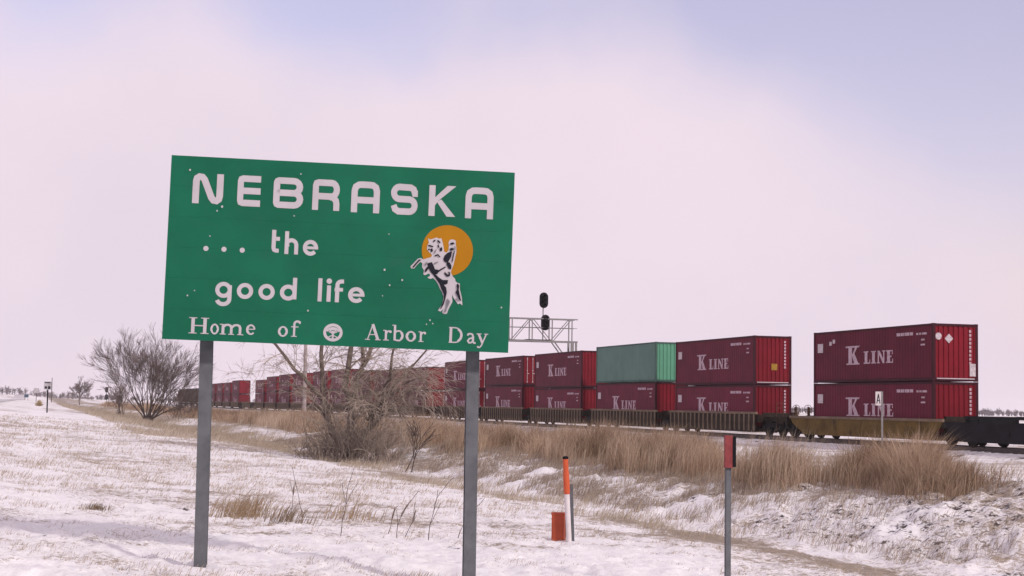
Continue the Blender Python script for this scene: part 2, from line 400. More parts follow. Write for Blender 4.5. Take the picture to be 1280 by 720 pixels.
# ------------------------------------------------------------------ lettering
def arc(cx, cy, rx, ry, a0, a1, n=8):
    return [(cx+rx*math.cos(R(a0+(a1-a0)*k/n)), cy+ry*math.sin(R(a0+(a1-a0)*k/n))) for k in range(n+1)]
def stroke_polys(pts, w, closed=False, rnd=False):
    """one mitred strip along pts"""
    out = []
    for p in pts:
        if not out or math.hypot(p[0]-out[-1][0], p[1]-out[-1][1]) > 1e-5: out.append(p)
    pts = out
    if closed and math.hypot(pts[0][0]-pts[-1][0], pts[0][1]-pts[-1][1]) < 1e-5: pts = pts[:-1]
    n = len(pts); L = []; Rr = []
    for k in range(n):
        a = pts[k-1] if (k > 0 or closed) else None; b = pts[(k+1) % n] if (k < n-1 or closed) else None
        p = pts[k]; ds = []
        if a: d = Vector((p[0]-a[0], p[1]-a[1])).normalized(); ds.append(d)
        if b: d = Vector((b[0]-p[0], b[1]-p[1])).normalized(); ds.append(d)
        if len(ds) == 2:
            t = (ds[0]+ds[1]).normalized(); nrm = Vector((-t.y, t.x)); m = 1/max(.35, nrm.dot(Vector((-ds[0].y, ds[0].x))))
        else: nrm = Vector((-ds[0].y, ds[0].x)); m = 1
        h = w/2*m
        L.append((p[0]+nrm.x*h, p[1]+nrm.y*h)); Rr.append((p[0]-nrm.x*h, p[1]-nrm.y*h))
    quads = [[L[k], Rr[k], Rr[(k+1) % n], L[(k+1) % n]] for k in range(n if closed else n-1)]
    if rnd:
        for p in (pts[0], pts[-1]): quads.append(arc(p[0], p[1], w/2, w/2, 0, 330, 11))
    return quads
class Flat:
    """flat sheeting shapes laid on a surface: each stroke a hair prouder than the last so none are coplanar"""
    def __init__(s, z=0., dz=.0004): s.mb = MB(); s.z = z; s.dz = dz
    def group(s, polys, fx=lambda p: p):
        for poly in polys:
            s.mb.add([(*fx(p), s.z) for p in poly], [tuple(range(len(poly)))])
        s.z += s.dz
    def poly(s, pts, fx=lambda p: p): s.group([pts], fx)
    def out(s, name, m, parent, label=None):
        me = s.mb.mesh(name, m)
        import bmesh
        bm = bmesh.new(); bm.from_mesh(me)
        for f in bm.faces:
            if f.normal.z < 0: f.normal_flip()
        bmesh.ops.triangulate(bm, faces=[f for f in bm.faces if len(f.verts) > 4])
        bm.to_mesh(me); bm.free()
        return link(name, me, parent, label=label)
w_ = .21; h_ = w_/2
S_ = lambda pts, w=w_, closed=False, rnd=False: ('s', pts, w, closed, rnd)
Pg = lambda pts: ('p', pts)
SANS = {
 'N': (.96, [S_([(h_, 0), (h_, .74), (.13, .84), (.20, .89), (.29, .88), (.36, .80), (.60, .21), (.67, .12), (.76, .105), (.83, .16), (.855, .27), (.855, 1)])]),
 'E': (.80, [S_([(.80, .895), (.19, .895), (.125, .87), (.105, .81), (.105, .19), (.125, .13), (.19, .105), (.80, .105)]), S_([(.21, .5), (.80, .5)])]),
 'B': (.94, [S_([(h_, .5), (h_, .82), (.125, .87), (.18, .895)]+arc(.66, .6975, .1975, .1975, 90, -90, 8)+[(h_, .5)][:1]), S_([(h_, .5), (h_, .18), (.125, .13), (.18, .105)]+arc(.68, .3025, .1975, .1975, -90, 90, 8))]),
 'R': (.95, [S_([(h_, 0), (h_, .80), (.13, .87), (.20, .895)]+arc(.66, .675, .18, .22, 90, -90, 8)+[(.21, .455)]), S_([(.62, .44), (.73, .42), (.82, .33), (.845, .22), (.845, 0)])]),
 'A': (.96, [S_([(h_, 0), (h_, .70), (.14, .82), (.24, .885), (.34, .895), (.62, .895), (.72, .885), (.82, .82), (.855, .70), (.855, 0)]), S_([(.21, .40), (.75, .40)])]),
 'S': (.96, [S_([(.95, .70), (.845, .70), (.80, .83), (.70, .885), (.32, .895)]+arc(.30, .70, .195, .195, 95, 265, 8)+[(.66, .5)]+arc(.66, .3025, .195, .1975, 85, -90, 8)+[(.28, .105), (.16, .17), (.11, .30), (.01, .32)][:3])]),
 'K': (.92, [S_([(h_, 0), (h_, 1)]), Pg([(.20, .33), (.32, .50), (.92, 1), (.62, 1), (.20, .60)]), Pg([(.27, .47), (.42, .55), (.92, 0), (.62, 0)])]),
}
k_ = .245                                       # lower-case stroke, in units of the x-height
LOW = {
 't': (.50, [S_([(.14, 1.4), (.14, .30), (.18, .18), (.28, .135), (.46, .135)], k_), S_([(.27, .86), (.50, .86)], .24)]),
 'h': (.88, [S_([(.135, 0), (.135, 1.4)], k_), S_([(.20, .45)]+arc(.44, .56, .30, .30, 165, 0, 9)+[(.74, 0)], k_)]),
 'e': (1.0, [S_([(.27, .50), (.99, .50)], .17), S_(arc(.5, .5, .365, .365, 4, 322, 18), k_)]),
 'o': (1.0, [S_(arc(.5, .5, .365, .365, 0, 360, 22), k_, True)]),
 'g': (1.0, [S_(arc(.5, .5, .365, .365, 20, 340, 20), k_), S_([(.865, .80), (.865, 0)]+arc(.5, -.05, .365, .32, 0, -165, 10), k_)]),
 'd': (1.0, [S_(arc(.5, .5, .365, .365, 20, 340, 20), k_), S_([(.865, .10), (.865, 1.42)], k_)]),
 'l': (.27, [S_([(.135, 0), (.135, 1.42)], k_)]),
 'i': (.27, [S_([(.135, 0), (.135, 1.0)], k_), Pg(arc(.135, 1.26, .17, .17, 0, 330, 11))]),
 'f': (.56, [S_([(.18, 0), (.18, 1.0)]+arc(.40, 1.06, .22, .22, 180, 95, 5)+[(.56, 1.29)], k_), S_([(.02, .78), (.52, .78)], .22)]),
}
def ser(x, y, w=.30, t=.055): return Pg([(x-w/2, y-t/2), (x+w/2, y-t/2), (x+w/2, y+t/2), (x-w/2, y+t/2)])
SERIF = {                                      # units of the capital height; thick and thin strokes with flat serifs
 'H': (1.0, [S_([(.20, 0), (.20, 1)], .17), S_([(.80, 0), (.80, 1)], .17), S_([(.28, .5), (.72, .5)], .07), ser(.20, .025, .40), ser(.20, .975, .40), ser(.80, .025, .40), ser(.80, .975, .40)]),
 'A': (1.0, [S_([(.16, .02), (.47, .98)], .07), S_([(.46, 1.0), (.82, .02)], .18), S_([(.28, .34), (.66, .34)], .06), ser(.16, .025, .32), ser(.82, .025, .36)]),
 'D': (1.05, [S_([(.20, .02), (.20, .98)], .17), S_([(.08, .965), (.45, .965)]+arc(.45, .5, .47, .465, 90, -90, 14)+[(.08, .035)], .075), S_(arc(.45, .5, .43, .43, 62, -62, 10), .15)]),
 'o': (.66, [S_(arc(.33, .335, .245, .285, 0, 360, 20), .105, True), S_(arc(.33, .335, .245, .25, 130, 230, 6), .15), S_(arc(.33, .335, .245, .25, -50, 50, 6), .15)]),
 'm': (1.18, [S_([(.16, 0), (.16, .64)], .14), S_([(.16, .46), (.28, .60), (.42, .615), (.52, .56), (.57, .44), (.57, 0)], .13), S_([(.59, .46), (.72, .60), (.86, .615), (.96, .56), (1.0, .44), (1.0, 0)], .13), ser(.16, .025, .30), ser(.57, .025, .28), ser(1.02, .025, .30), ser(.08, .63, .18)]),
 'e': (.62, [S_([(.12, .37), (.55, .37)], .06), S_([(.54, .37)]+arc(.32, .345, .225, .28, 10, 320, 16), .105), S_(arc(.32, .345, .225, .26, 130, 235, 6), .15)]),
 'f': (.60, [S_([(.20, 0), (.20, .78)]+arc(.38, .80, .18, .17, 175, 60, 6)+[(.56, .90)], .13), ser(.23, .62, .44, .065), ser(.20, .025, .34), Pg(arc(.52, .88, .07, .07, 0, 330, 9))]),
 'r': (.56, [S_([(.18, 0), (.18, .64)], .14), S_([(.20, .44), (.30, .58), (.44, .61)], .09), Pg(arc(.46, .56, .085, .085, 0, 330, 9)), ser(.20, .025, .36), ser(.09, .63, .18)]),
 'b': (.72, [S_([(.14, .03), (.14, 1.0)], .14), S_([(.16, .52), (.26, .62), (.38, .635)]+arc(.40, .33, .22, .30, 80, -90, 12)+[(.26, .04), (.14, .08)], .10), S_(arc(.40, .335, .22, .26, 55, -55, 7), .15), ser(.06, .985, .18)]),
 'a': (.62, [S_([(.10, .50), (.14, .60), (.28, .625), (.40, .58), (.44, .46), (.44, .12), (.52, .04), (.62, .06)], .11), S_([(.42, .38), (.20, .30), (.12, .16), (.20, .05), (.32, .06), (.44, .16)], .10), S_([(.44, .1), (.44, .46)], .14)]),
 'y': (.68, [S_([(.12, .63), (.36, .06)], .14), S_([(.57, .63), (.30, -.10), (.20, -.22), (.10, -.22)], .08), Pg(arc(.10, -.19, .065, .065, 0, 330, 9)), ser(.14, .635, .30), ser(.57, .635, .24)]),
}
def put(flat, glyph, x0, y0, sx, sy):
    fx = lambda p: (x0+p[0]*sx, y0+p[1]*sy)
    for it in glyph[1]:
        if it[0] == 'p': flat.poly(it[1], fx)
        else: flat.group(stroke_polys(it[1], it[2], it[3], it[4]), fx)

# ------------------------------------------------------------------ welcome sign
SX = Vector((.99491537, .09825445, -.02212403)); SU = Vector((.02213547, .0009738, .9997545)); SNr = SX.cross(SU).normalized()
SW, SH = 3.612, 1.925
sc_ = Vector((-1.8057949, 16.775, 1.55100506+EYE))
so = sc_-SX*(SW/2)-SU*(SH/2)                   # lower left corner of the face
sign = thing('welcome_sign', 'big green Nebraska welcome sign on two grey steel posts in the snow', 'road sign', (-1.82, 16.9, Gz(-1.82, 16.9)))
bpy.context.view_layer.update()
FACE = Matrix((( *SX, 0), (*SU, 0), (*SNr, 0), (0, 0, 0, 1))).transposed(); FACE = Matrix.Translation(so) @ FACE
def on_face(o):
    o.parent = sign; o.matrix_parent_inverse = Matrix.Identity(4); o.matrix_basis = Matrix.Translation(sign.location).inverted() @ FACE; return o
NP = 6
for k in range(NP):                            # six aluminium planks, one above the other
    mb = MB(); y0 = SH*k/NP+(.0004 if k else 0); y1 = SH*(k+1)/NP-(.0004 if k < NP-1 else 0); zf = (0, .0007, .0002, .0009, .0001, .0006)[k]-.002
    mb.box(0, SW, y0, y1, -.05, zf)
    on_face(part('plank', mb, M['green'], None))
fl = Flat(.002)
def letter(glyph, x0, y0, sx, sy):
    fl = Flat(.002); put(fl, glyph, x0, y0, sx, sy); on_face(fl.out('letter', M['white'], None))
for c, x0, x1, y0, y1 in (('N', .234, .551, 1.43, 1.748), ('E', .698, .938, 1.424, 1.749), ('B', 1.072, 1.372, 1.423, 1.748), ('R', 1.481, 1.766, 1.421, 1.748), ('A', 1.888, 2.187, 1.416, 1.748), ('S', 2.304, 2.59, 1.415, 1.744), ('K', 2.708, 2.993, 1.417, 1.746), ('A', 3.096, 3.395, 1.411, 1.745)):
    g = SANS[c]; letter(g, x0, y0, (x1-x0)/g[0], y1-y0)
for cx, cy in ((.403, .961), (.589, .961), (.778, .960)):
    fl = Flat(.002); fl.poly(arc(cx, cy, .027, .027, 0, 345, 15)); on_face(fl.out('dot', M['white'], None))
for c, x0, x1, y0 in (('t', 1.076, 1.163, .949), ('h', 1.213, 1.36, .941), ('e', 1.403, 1.566, .932), ('g', .518, .693, .450), ('o', .741, .914, .448), ('o', .964, 1.138, .448), ('d', 1.186, 1.365, .451), ('l', 1.581, 1.627, .458), ('i', 1.674, 1.719, .459), ('f', 1.753, 1.851, .457), ('e', 1.897, 2.073, .456)):
    g = LOW[c]; letter(g, x0, y0, (x1-x0)/g[0] if c not in 'li' else .172, .172)
for c, x0, x1, y0 in (('H', .269, .474, .069), ('o', .489, .580, .068), ('m', .587, .834, .071), ('e', .854, .958, .075), ('o', 1.186, 1.293, .072), ('f', 1.321, 1.424, .077), ('A', 2.096, 2.261, .077), ('r', 2.284, 2.376, .078), ('b', 2.383, 2.504, .077), ('o', 2.519, 2.633, .076), ('r', 2.654, 2.738, .078), ('D', 2.963, 3.137, .081), ('a', 3.158, 3.263, .081), ('y', 3.27, 3.391, .081)):
    g = SERIF[c]; letter(g, x0, y0, (x1-x0)/g[0], .167)
# round tree emblem
fl = Flat(.002); ex, ey = 1.759, .138
fl.group(stroke_polys(arc(ex, ey, .086, .079, 0, 360, 28), .030, True))
fl.group(stroke_polys([(ex, ey-.065), (ex, ey+.02)], .020))
for a in (-62, -35, 35, 62): fl.group(stroke_polys([(ex, ey-.012), (ex+math.sin(R(a))*.05, ey-.012+math.cos(R(a))*.045)], .010))
fl.group(stroke_polys(arc(ex, ey, .062, .048, 12, 168, 10), .020))
fl.group(stroke_polys(arc(ex, ey+.005, .036, .028, 15, 165, 8), .014))
fl.group(stroke_polys([(ex-.05, ey-.052), (ex-.015, ey-.034), (ex+.015, ey-.034), (ex+.05, ey-.052)], .010))
on_face(fl.out('tree_emblem', M['white'], None, 'round white emblem of a spreading tree'))
# gold disc and rearing horse with rider
fl = Flat(.002); fl.poly(arc(2.925, 1.056, .272, .270, 0, 352.5, 47)); on_face(fl.out('gold_disc', M['yellow'], None))
hx = lambda p: (2.329+p[0]/617*1.018+p[1]/720*.05, 1.438+p[0]/617*.05-p[1]/720*1.185)
fl = Flat(.0040)
fl.poly([(226, 168), (238, 178), (262, 172), (280, 165), (296, 172), (312, 170), (320, 196), (326, 225), (330, 258), (346, 262), (358, 244), (360, 220), (358, 196), (368, 180), (388, 177), (404, 186), (404, 208), (408, 232), (408, 262), (400, 296), (390, 340), (372, 388), (384, 416), (400, 432), (404, 462), (400, 492), (388, 520), (380, 548), (382, 580), (368, 606), (356, 630), (346, 656), (328, 658), (316, 650), (322, 626), (306, 642), (290, 636), (300, 618), (314, 600), (322, 570), (324, 545), (316, 520), (302, 496), (292, 470), (276, 444), (258, 426), (240, 432), (222, 424), (240, 410), (232, 396), (206, 408), (196, 402), (200, 376), (188, 356), (190, 330), (176, 322), (152, 346), (138, 364), (118, 364), (114, 350), (134, 330), (160, 302), (178, 296), (198, 306), (222, 298), (246, 292), (252, 276), (236, 262), (220, 244), (220, 222), (232, 198)], hx)
fl.poly([(400, 446), (414, 458), (430, 462), (430, 500), (442, 550), (446, 604), (430, 590), (418, 596), (402, 576), (386, 548), (384, 524), (394, 500)], hx)
horse = on_face(fl.out('horse_emblem', M['white'], None, 'white rearing horse with a waving rider before the disc'))
fl = Flat(.0110)
for pl in ([(124, 358), (146, 330), (168, 306), (184, 308), (170, 318), (152, 338), (136, 358)], [(203, 392), (208, 370), (218, 356), (228, 350), (232, 362), (216, 384)],
           [(220, 332), (250, 324), (262, 348), (270, 370), (294, 374), (288, 398), (262, 408), (244, 390), (232, 366)],
           [(256, 400), (278, 406), (296, 424), (320, 440), (354, 440), (350, 464), (326, 470), (342, 488), (346, 520), (337, 560), (326, 596), (310, 622), (300, 628), (314, 600), (326, 566), (326, 530), (310, 496), (300, 466), (280, 436)],
           [(324, 304), (334, 280), (352, 264), (380, 254), (374, 290), (356, 322), (340, 326), (328, 318)],
           [(346, 322), (364, 326), (376, 346), (374, 372), (358, 366), (344, 340)],
           [(278, 402), (308, 378), (340, 358), (338, 352), (306, 368), (276, 390)],
           [(332, 386), (350, 404), (362, 402), (352, 384), (368, 392), (366, 414), (346, 420), (330, 400)],
           [(226, 212), (240, 214), (262, 222), (256, 228), (240, 224), (228, 220)], [(240, 240), (254, 234), (258, 252), (246, 262)], [(226, 238), (236, 236), (238, 246), (228, 248)],
           [(258, 186), (276, 178), (272, 190), (260, 196)], [(284, 180), (298, 186), (308, 200), (300, 202), (288, 194)], [(300, 236), (314, 226), (318, 244), (312, 256), (302, 250)], [(286, 214), (294, 210), (300, 232), (292, 232)],
           [(268, 280), (290, 272), (306, 290), (300, 294), (288, 282), (270, 288)],
           [(366, 204), (386, 196), (398, 206), (388, 210), (370, 212)], [(364, 238), (380, 232), (396, 240), (384, 248), (370, 252)], [(392, 252), (398, 252), (386, 312), (378, 334), (378, 316)], [(408, 470), (416, 462), (426, 476), (422, 502), (430, 540), (438, 576), (428, 572), (412, 540), (402, 520), (412, 500)]):
    fl.poly(pl, hx)
tag(on_face(fl.out('black_markings', M['black'], None)), kind='stuff')
fl = Flat(.0170)
for pl in ([(344, 566), (352, 560), (366, 578), (352, 612), (338, 648), (326, 648), (340, 610)], [(398, 560), (410, 560), (420, 584), (410, 576)], [(262, 266), (276, 240), (282, 242), (270, 270)], [(262, 330), (290, 320), (292, 326), (266, 338)], [(394, 222), (402, 222), (402, 250), (396, 244)], [(206, 330), (222, 322), (216, 340), (206, 352)]):
    fl.poly(pl, hx)
tag(on_face(fl.out('grey_shading', M['greyink'], None)), kind='stuff')
# small chips and frozen specks on the face
fl = Flat(.0205)
for x, y in ((.50, 1.36), (1.30, 1.345), (.20, 1.775), (2.30, 1.20), (1.49, .355), (.24, .46), (.31, .515), (2.33, .66), (2.26, .545), (2.77, .31), (2.735, .265), (2.80, .275), (3.52, .475), (2.27, .82), (.44, 1.09), (1.35, 1.79), (2.46, .72), (.55, 1.405)):
    r_ = random.uniform(.006, .012); fl.poly(arc(x, y, r_, r_*1.2, 0, 300, 5))
tag(on_face(fl.out('paint_chips', M['white'], None)), kind='stuff')
for x in (-3.225, -.405):                      # wide-flange posts
    y = 16.93 if x < -1 else 17.19; zb = Gz(x, y)-.25; zt = 3.9+(0 if x < -1 else -.05)
    mb = MB(); a = R(10); w2, t, dep = .066, .014, .15
    for bx in ((-w2, w2, 0, t), (-w2, w2, dep-t, dep), (-.006, .006, t+.0005, dep-t-.0005)):
        b0 = len(mb.v); mb.box(bx[0], bx[1], bx[2], bx[3], 0, zt-zb)
    o = part('post', mb, M['post'], sign); o.location = Vector((x, y, zb))-sign.location; o.rotation_euler = (0, 0, R(7))
for yy in (.32, .96, 1.6):
    mb = MB(); mb.box(.15, SW-.15, yy-.04, yy+.04, -.078, -.0505); on_face(part('back_rail', mb, M['galv'], None))

# ------------------------------------------------------------------ shipping containers
KG = {'K': (1.4, [Pg([(.22, 0), (.62, 0), (.62, 1), (.22, 1)]), Pg([(0, 0), (.80, 0), (.80, .07), (0, .07)]), Pg([(-.10, .94), (1.36, .94), (1.50, 1.03), (-.10, 1.03)]), Pg([(.60, .46), (.72, .40), (1.18, .94), (.96, .94)]), Pg([(.60, .56), (.86, .64), (1.34, .06), (.88, .06)]), Pg([(.80, 0), (1.46, 0), (1.46, .07), (.80, .07)])]),
      'L': (.86, [Pg([(.16, 0), (.50, 0), (.50, 1), (.16, 1)]), Pg([(.02, .92), (.64, .92), (.64, 1), (.02, 1)]), Pg([(.02, 0), (.86, 0), (.86, .09), (.02, .09)]), Pg([(.74, .05), (.86, .05), (.86, .34), (.80, .34)])]),
      'I': (.60, [Pg([(.13, 0), (.47, 0), (.47, 1), (.13, 1)]), Pg([(0, .92), (.60, .92), (.60, 1), (0, 1)]), Pg([(0, 0), (.60, 0), (.60, .08), (0, .08)])]),
      'N': (1.0, [Pg([(.12, 0), (.26, 0), (.26, 1), (.12, 1)]), Pg([(.06, 1), (.36, 1), (.94, .12), (.94, 0), (.74, 0), (.12, .92)]), Pg([(.80, .1), (.94, .1), (.94, 1), (.80, 1)]), Pg([(0, 0), (.40, 0), (.40, .07), (0, .07)]), Pg([(.66, .93), (1.06, .93), (1.06, 1), (.66, 1)])]),
      'E': (.86, [Pg([(.16, 0), (.50, 0), (.50, 1), (.16, 1)]), Pg([(.02, .91), (.84, .91), (.84, 1), (.02, 1)]), Pg([(.02, 0), (.88, 0), (.88, .09), (.02, .09)]), Pg([(.74, .68), (.84, .68), (.84, .95), (.78, .95)]), Pg([(.76, .05), (.88, .05), (.88, .34), (.80, .30)]), Pg([(.48, .46), (.70, .46), (.70, .56), (.48, .56)])])}
CL, CW = 12.19, 2.44
RX90 = Matrix.Rotation(math.pi/2, 4, 'X')
def corr(x0, x1, pitch, dep, flat_):           # corrugation profile points (x, depth)
    n = max(2, round((x1-x0)/pitch)); p = (x1-x0)/n; pts = [(x0, 0)]
    for k in range(n):
        b = x0+k*p; pts += [(b+p*flat_/2, 0), (b+p*.5-p*.18, dep), (b+p*.5+p*.18, dep), (b+p-p*flat_/2, 0)]
    pts.append((x1, 0)); return pts
def sheet(pts, z0, z1, fn):
    mb = MB(); v = []
    for x, d in pts: v += [fn(x, d, z0), fn(x, d, z1)]
    mb.add(v, [(2*k, 2*k+2, 2*k+3, 2*k+1) for k in range(len(pts)-1)]); return mb
MESH = {}
def cmesh(key, fn):
    if key not in MESH: MESH[key] = fn()
    return MESH[key]
def cont_meshes(h, pal):
    wall, endm, fr = pal; hl, hw = CL/2, CW/2; ms = {}
    ms['near'] = sheet(corr(-hl+.14, hl-.14, .276, .006, .44), .16, h-.11, lambda x, d, z: (x, -hw+.022+d, z)).mesh('side_wall', wall)
    ms['farw'] = sheet(corr(-hl+.14, hl-.14, .276, .006, .44)[::-1], .16, h-.11, lambda x, d, z: (x, hw-.022-d, z)).mesh('side_wall', wall)
    ms['end'] = sheet(corr(-hw+.13, hw-.13, .27, .045, .5), .16, h-.13, lambda y, d, z: (hl-.02-d, y, z)).mesh('end_wall', endm)
    ms['end2'] = sheet(corr(-hw+.13, hw-.13, .27, .045, .5)[::-1], .16, h-.13, lambda y, d, z: (-hl+.02+d, y, z)).mesh('end_wall', endm)
    mb = MB(); mb.box(-hl+.1, hl-.1, -hw+.06, hw-.06, h-.05, h-.022)
    for k in range(20): x = -hl+.4+k*(CL-.8)/19; mb.box(x-.12, x+.12, -hw+.15, hw-.15, h-.022, h-.006)
    ms['roof'] = mb.mesh('roof', M['roof'] if pal[2] is M['frame'] else M['tframe'])
    mb = MB(); mb.box(-hl+.1, hl-.1, -hw+.05, hw-.05, .13, .158); ms['floor'] = mb.mesh('floor', fr)
    mb = MB()
    for s in (-1, 1):
        y0, y1 = sorted((s*hw, s*(hw-.06)))
        mb.box(-hl+.18, hl-.18, y0, y1, .02, .162); mb.box(-hl+.18, hl-.18, y0, y1, h-.115, h-.012)
        for sx in (-1, 1):
            x0, x1 = sorted((sx*hl, sx*(hl-.15))); ya, yb = sorted((s*hw, s*(hw-.14))); mb.box(x0, x1, ya, yb, .12, h-.12)
    for sx in (-1, 1):
        x0, x1 = sorted((sx*(hl-.003), sx*(hl-.10))); mb.box(x0, x1, -hw+.16, hw-.16, .02, .162); mb.box(x0, x1, -hw+.16, hw-.16, h-.135, h-.012)
    ms['frame'] = mb.mesh('frame', fr)
    mb = MB(); mb.box(-.09, .09, -.083, .083, 0, .118); ms['cast'] = mb.mesh('corner_casting', fr)
    # lettering on the near side: laid out in the XZ plane, facing -Y
    fl = Flat(0, .0003); hK = .94; put(fl, KG['K'], -2.42, 0, .95, hK); x = -.62
    for c in 'LINE': put(fl, KG[c], x, .02, .80, .63); x += KG[c][0]*.80+.10
    ms['text'] = fl.mb.mesh('lettering', M['dull'])
    x = -.62
    for c in 'KLINE':
        fl = Flat(0, .0003)
        if c == 'K': put(fl, KG[c], -2.42, 0, .95, hK)
        else: put(fl, KG[c], x, .02, .80, .63); x += KG[c][0]*.80+.10
        ms['L'+c] = fl.mb.mesh('letter', M['dull'])
    fl = Flat(0, .0003)
    for k, (a, b) in enumerate(((2.70, 3.05), (3.10, 3.40), (3.46, 3.9), (3.95, 4.25), (4.55, 4.75), (4.82, 5.02), (5.10, 5.5))): fl.poly([(a, 0), (b, 0), (b, .15 if k < 4 else .10), (a, .15 if k < 4 else .10)])
    for a, b, y in ((5.0, 5.3, -.28), (4.95, 5.35, -.52)): fl.poly([(a, y), (b, y), (b, y+.08), (a, y+.08)])
    ms['num'] = fl.mb.mesh('number_marking', M['dull'])
    mb = MB(); mb.box(-.30, .30, -.006, 0, -.24, .24); ms['plate'] = mb.mesh('label_plate', M['wmark'])
    mb = MB()
    for k in range(9): mb.box(0, .004, -.055, .055, -.19*k-.06, -.19*k+.06)
    ms['vert'] = mb.mesh('end_marking', M['dull'])
    # door leaf with lock rods
    for s in (-1, 1):
        y0, y1 = sorted((s*.008, s*(hw-.14))); mb = MB(); mb.box(hl-.06, hl-.02, y0, y1, .17, h-.14)
        for k in range(4):
            za = .3+k*(h-.5)/4; mb.box(hl-.02, hl-.008, y0+.12, y1-.12, za, za+(h-.5)/4-.10)
        ms['door%d' % s] = mb.mesh('door', endm)
        for q_ in (0, 1):
            mb = MB(); yy = s*(.28+.5*q_); mb.tube((hl+.012, yy, .2), (hl+.012, yy, h-.17), .022, k=6); mb.box(hl-.004, hl+.03, yy-.17*s if s > 0 else yy, yy if s > 0 else yy+.17, 1.0, 1.05)
            for z in (.3, h/2, h-.3): mb.box(hl-.006, hl+.035, yy-.045, yy+.045, z-.03, z+.03)
            ms['rod%d%d' % (s, q_)] = mb.mesh('lock_rod', M['wmark'] if pal[2] is M['frame'] else M['teal_sunlit'])
    return ms
PAL = {'red': (M['maroon'], M['maroon_sunlit'], M['frame']), 'green': (M['teal'], M['teal_sunlit'], M['tframe'])}
def container(label, q0, w_right, z, h, pal='red', door=False, text=True, detail=2, extra=()):
    ms = cmesh((h, pal), lambda: cont_meshes(h, PAL[pal]))
    t = thing('shipping_container', label, 'shipping container', P(QC+q0, w_right+CL/2, z), TRZ, 'double-stacked containers on the train')
    link('side_wall', ms['near'], t); link('side_wall', ms['farw'], t)
    if door:
        for s in (-1, 1):
            d = link('door', ms['door%d' % s], t)
            if detail > 0:
                for q_ in (0, 1): link('lock_rod', ms['rod%d%d' % (s, q_)], d)
    else: link('end_wall', ms['end'], t)
    link('end_wall', ms['end2'], t); link('roof', ms['roof'], t); link('floor', ms['floor'], t); link('frame', ms['frame'], t)
    if detail > 1:
        for sx in (-1, 1):
            for sy in (-1, 1):
                for zz in (0, h-.118): link('corner_casting', ms['cast'], t, (sx*(CL/2-.088), sy*(CW/2-.081), zz))
    if text:
        if detail > 0:
            for c in 'KLINE': link('letter', ms['L'+c], t, (0, -CW/2+.018, h*.335), (math.pi/2, 0, 0))
        else: tag(link('lettering', ms['text'], t, (0, -CW/2+.018, h*.335), (math.pi/2, 0, 0)), kind='stuff')
    if detail > 0 and pal == 'red':
        tag(link('number_marking', ms['num'], t, (0, -CW/2+.018, h-.52), (math.pi/2, 0, 0)), kind='stuff')
        link('label_plate', ms['plate'], t, (-CL/2+.75, -CW/2+.020, h*.68))
        if not door: tag(link('end_marking', ms['vert'], t, (CL/2-.017, CW/2-.42, h-.35)), kind='stuff')
    elif detail > 0 and not door:
        pass
    if 'placards' in extra:
        mb = MB(); mb.lathe([(.17, 0), (.17, .012)], 16, 'X'); part('placard', mb, M['wmark'], t, 'round white placard', loc=(CL/2-.015, -.92, h-.62))
        mb = MB(); mb.box(0, .012, -.16, .16, -.16, .16); o = part('placard', mb, M['wmark'], t, 'diamond white placard', loc=(CL/2-.015, -.36, h-.72)); o.rotation_euler = (R(45), 0, 0)
        mb = MB(); mb.box(0, .01, -.16, .16, -.30, .30); part('label_plate', mb, M['wmark'], t, 'white label at the lower corner of the end', loc=(CL/2-.012, .92, .55))
        for xx, zz in ((0, 0), (.38, .1)): mb = MB(); mb.box(-.13, .13, -.006, 0, -.10, .10); part('label_plate', mb, M['wmark'], t, loc=(-CL/2+1.9+xx, -CW/2+.02, h*.76+zz))
    if 'square' in extra:
        mb = MB(); mb.box(0, .01, -.19, .19, -.19, .19); part('label_plate', mb, M['ymark'], t, 'square yellow label', loc=(CL/2-.012, .10, 1.05))
    if 'sill' in extra:
        mb = MB(); mb.box(0, .008, -CW/2+.2, CW/2-.2, -.018, .03); part('snow_line', mb, M['wmark'], t, 'thin line of snow along the end sill', loc=(CL/2+.001, 0, .12))
    return t
FL = RAIL+.41                                  # well floor
unit = [0, 19.8, 35.6, 51.3, 67.1, 82.9, 103.2, 119, 134.8, 150.5, 166.3, 186.6, 202.4, 218.2, 234.0, 273, 288.8, 304.6, 320.4]
hts = [(2.6, 2.75), (2.6, 2.9), (2.9, 2.75), (2.6, 2.9), (2.9, 2.6), (2.6, 2.9), (2.6, 2.6), (2.6, 2.6), (2.6, 2.75), (2.9, 2.9), (2.9, 2.9), (2.9, 2.9), (2.9, 2.9), (2.9, 2.75), (2.6, 2.6), (2.6, 2.9), (2.6, 2.6), (2.6, 2.6), (2.6, 2.6)]
ORD = ['rightmost', 'second', 'third', 'fourth', 'fifth', 'sixth', 'seventh', 'eighth', 'ninth', 'tenth', 'eleventh', 'twelfth', 'thirteenth', 'fourteenth', 'fifteenth', 'sixteenth', 'seventeenth', 'eighteenth', 'leftmost']
for k, (w0, (h1, h2)) in enumerate(zip(unit, hts)):
    where = ORD[k]+' stack from the right' if 0 < k < 18 else ORD[k]+' stack of the train'
    if k == 0: where = 'rightmost stack on the yellow-brown car'
    if k == 2: where = 'stack under the green container'
    det = 2 if k < 5 else 1 if k < 11 else 0
    dr = k in (4, 5, 7, 12, 15)
    container('lower maroon container with white letters, '+where, 0, w0, FL, h1, 'red', k in (5, 8), True, det)
    ex = ('placards', 'sill') if k == 0 else ('square', 'sill') if k == 1 else ()
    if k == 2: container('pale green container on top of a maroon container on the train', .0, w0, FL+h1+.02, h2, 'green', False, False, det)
    else: container('upper maroon container with white letters, '+where, 0, w0, FL+h1+.02, h2, 'red', dr, True, det, ex)

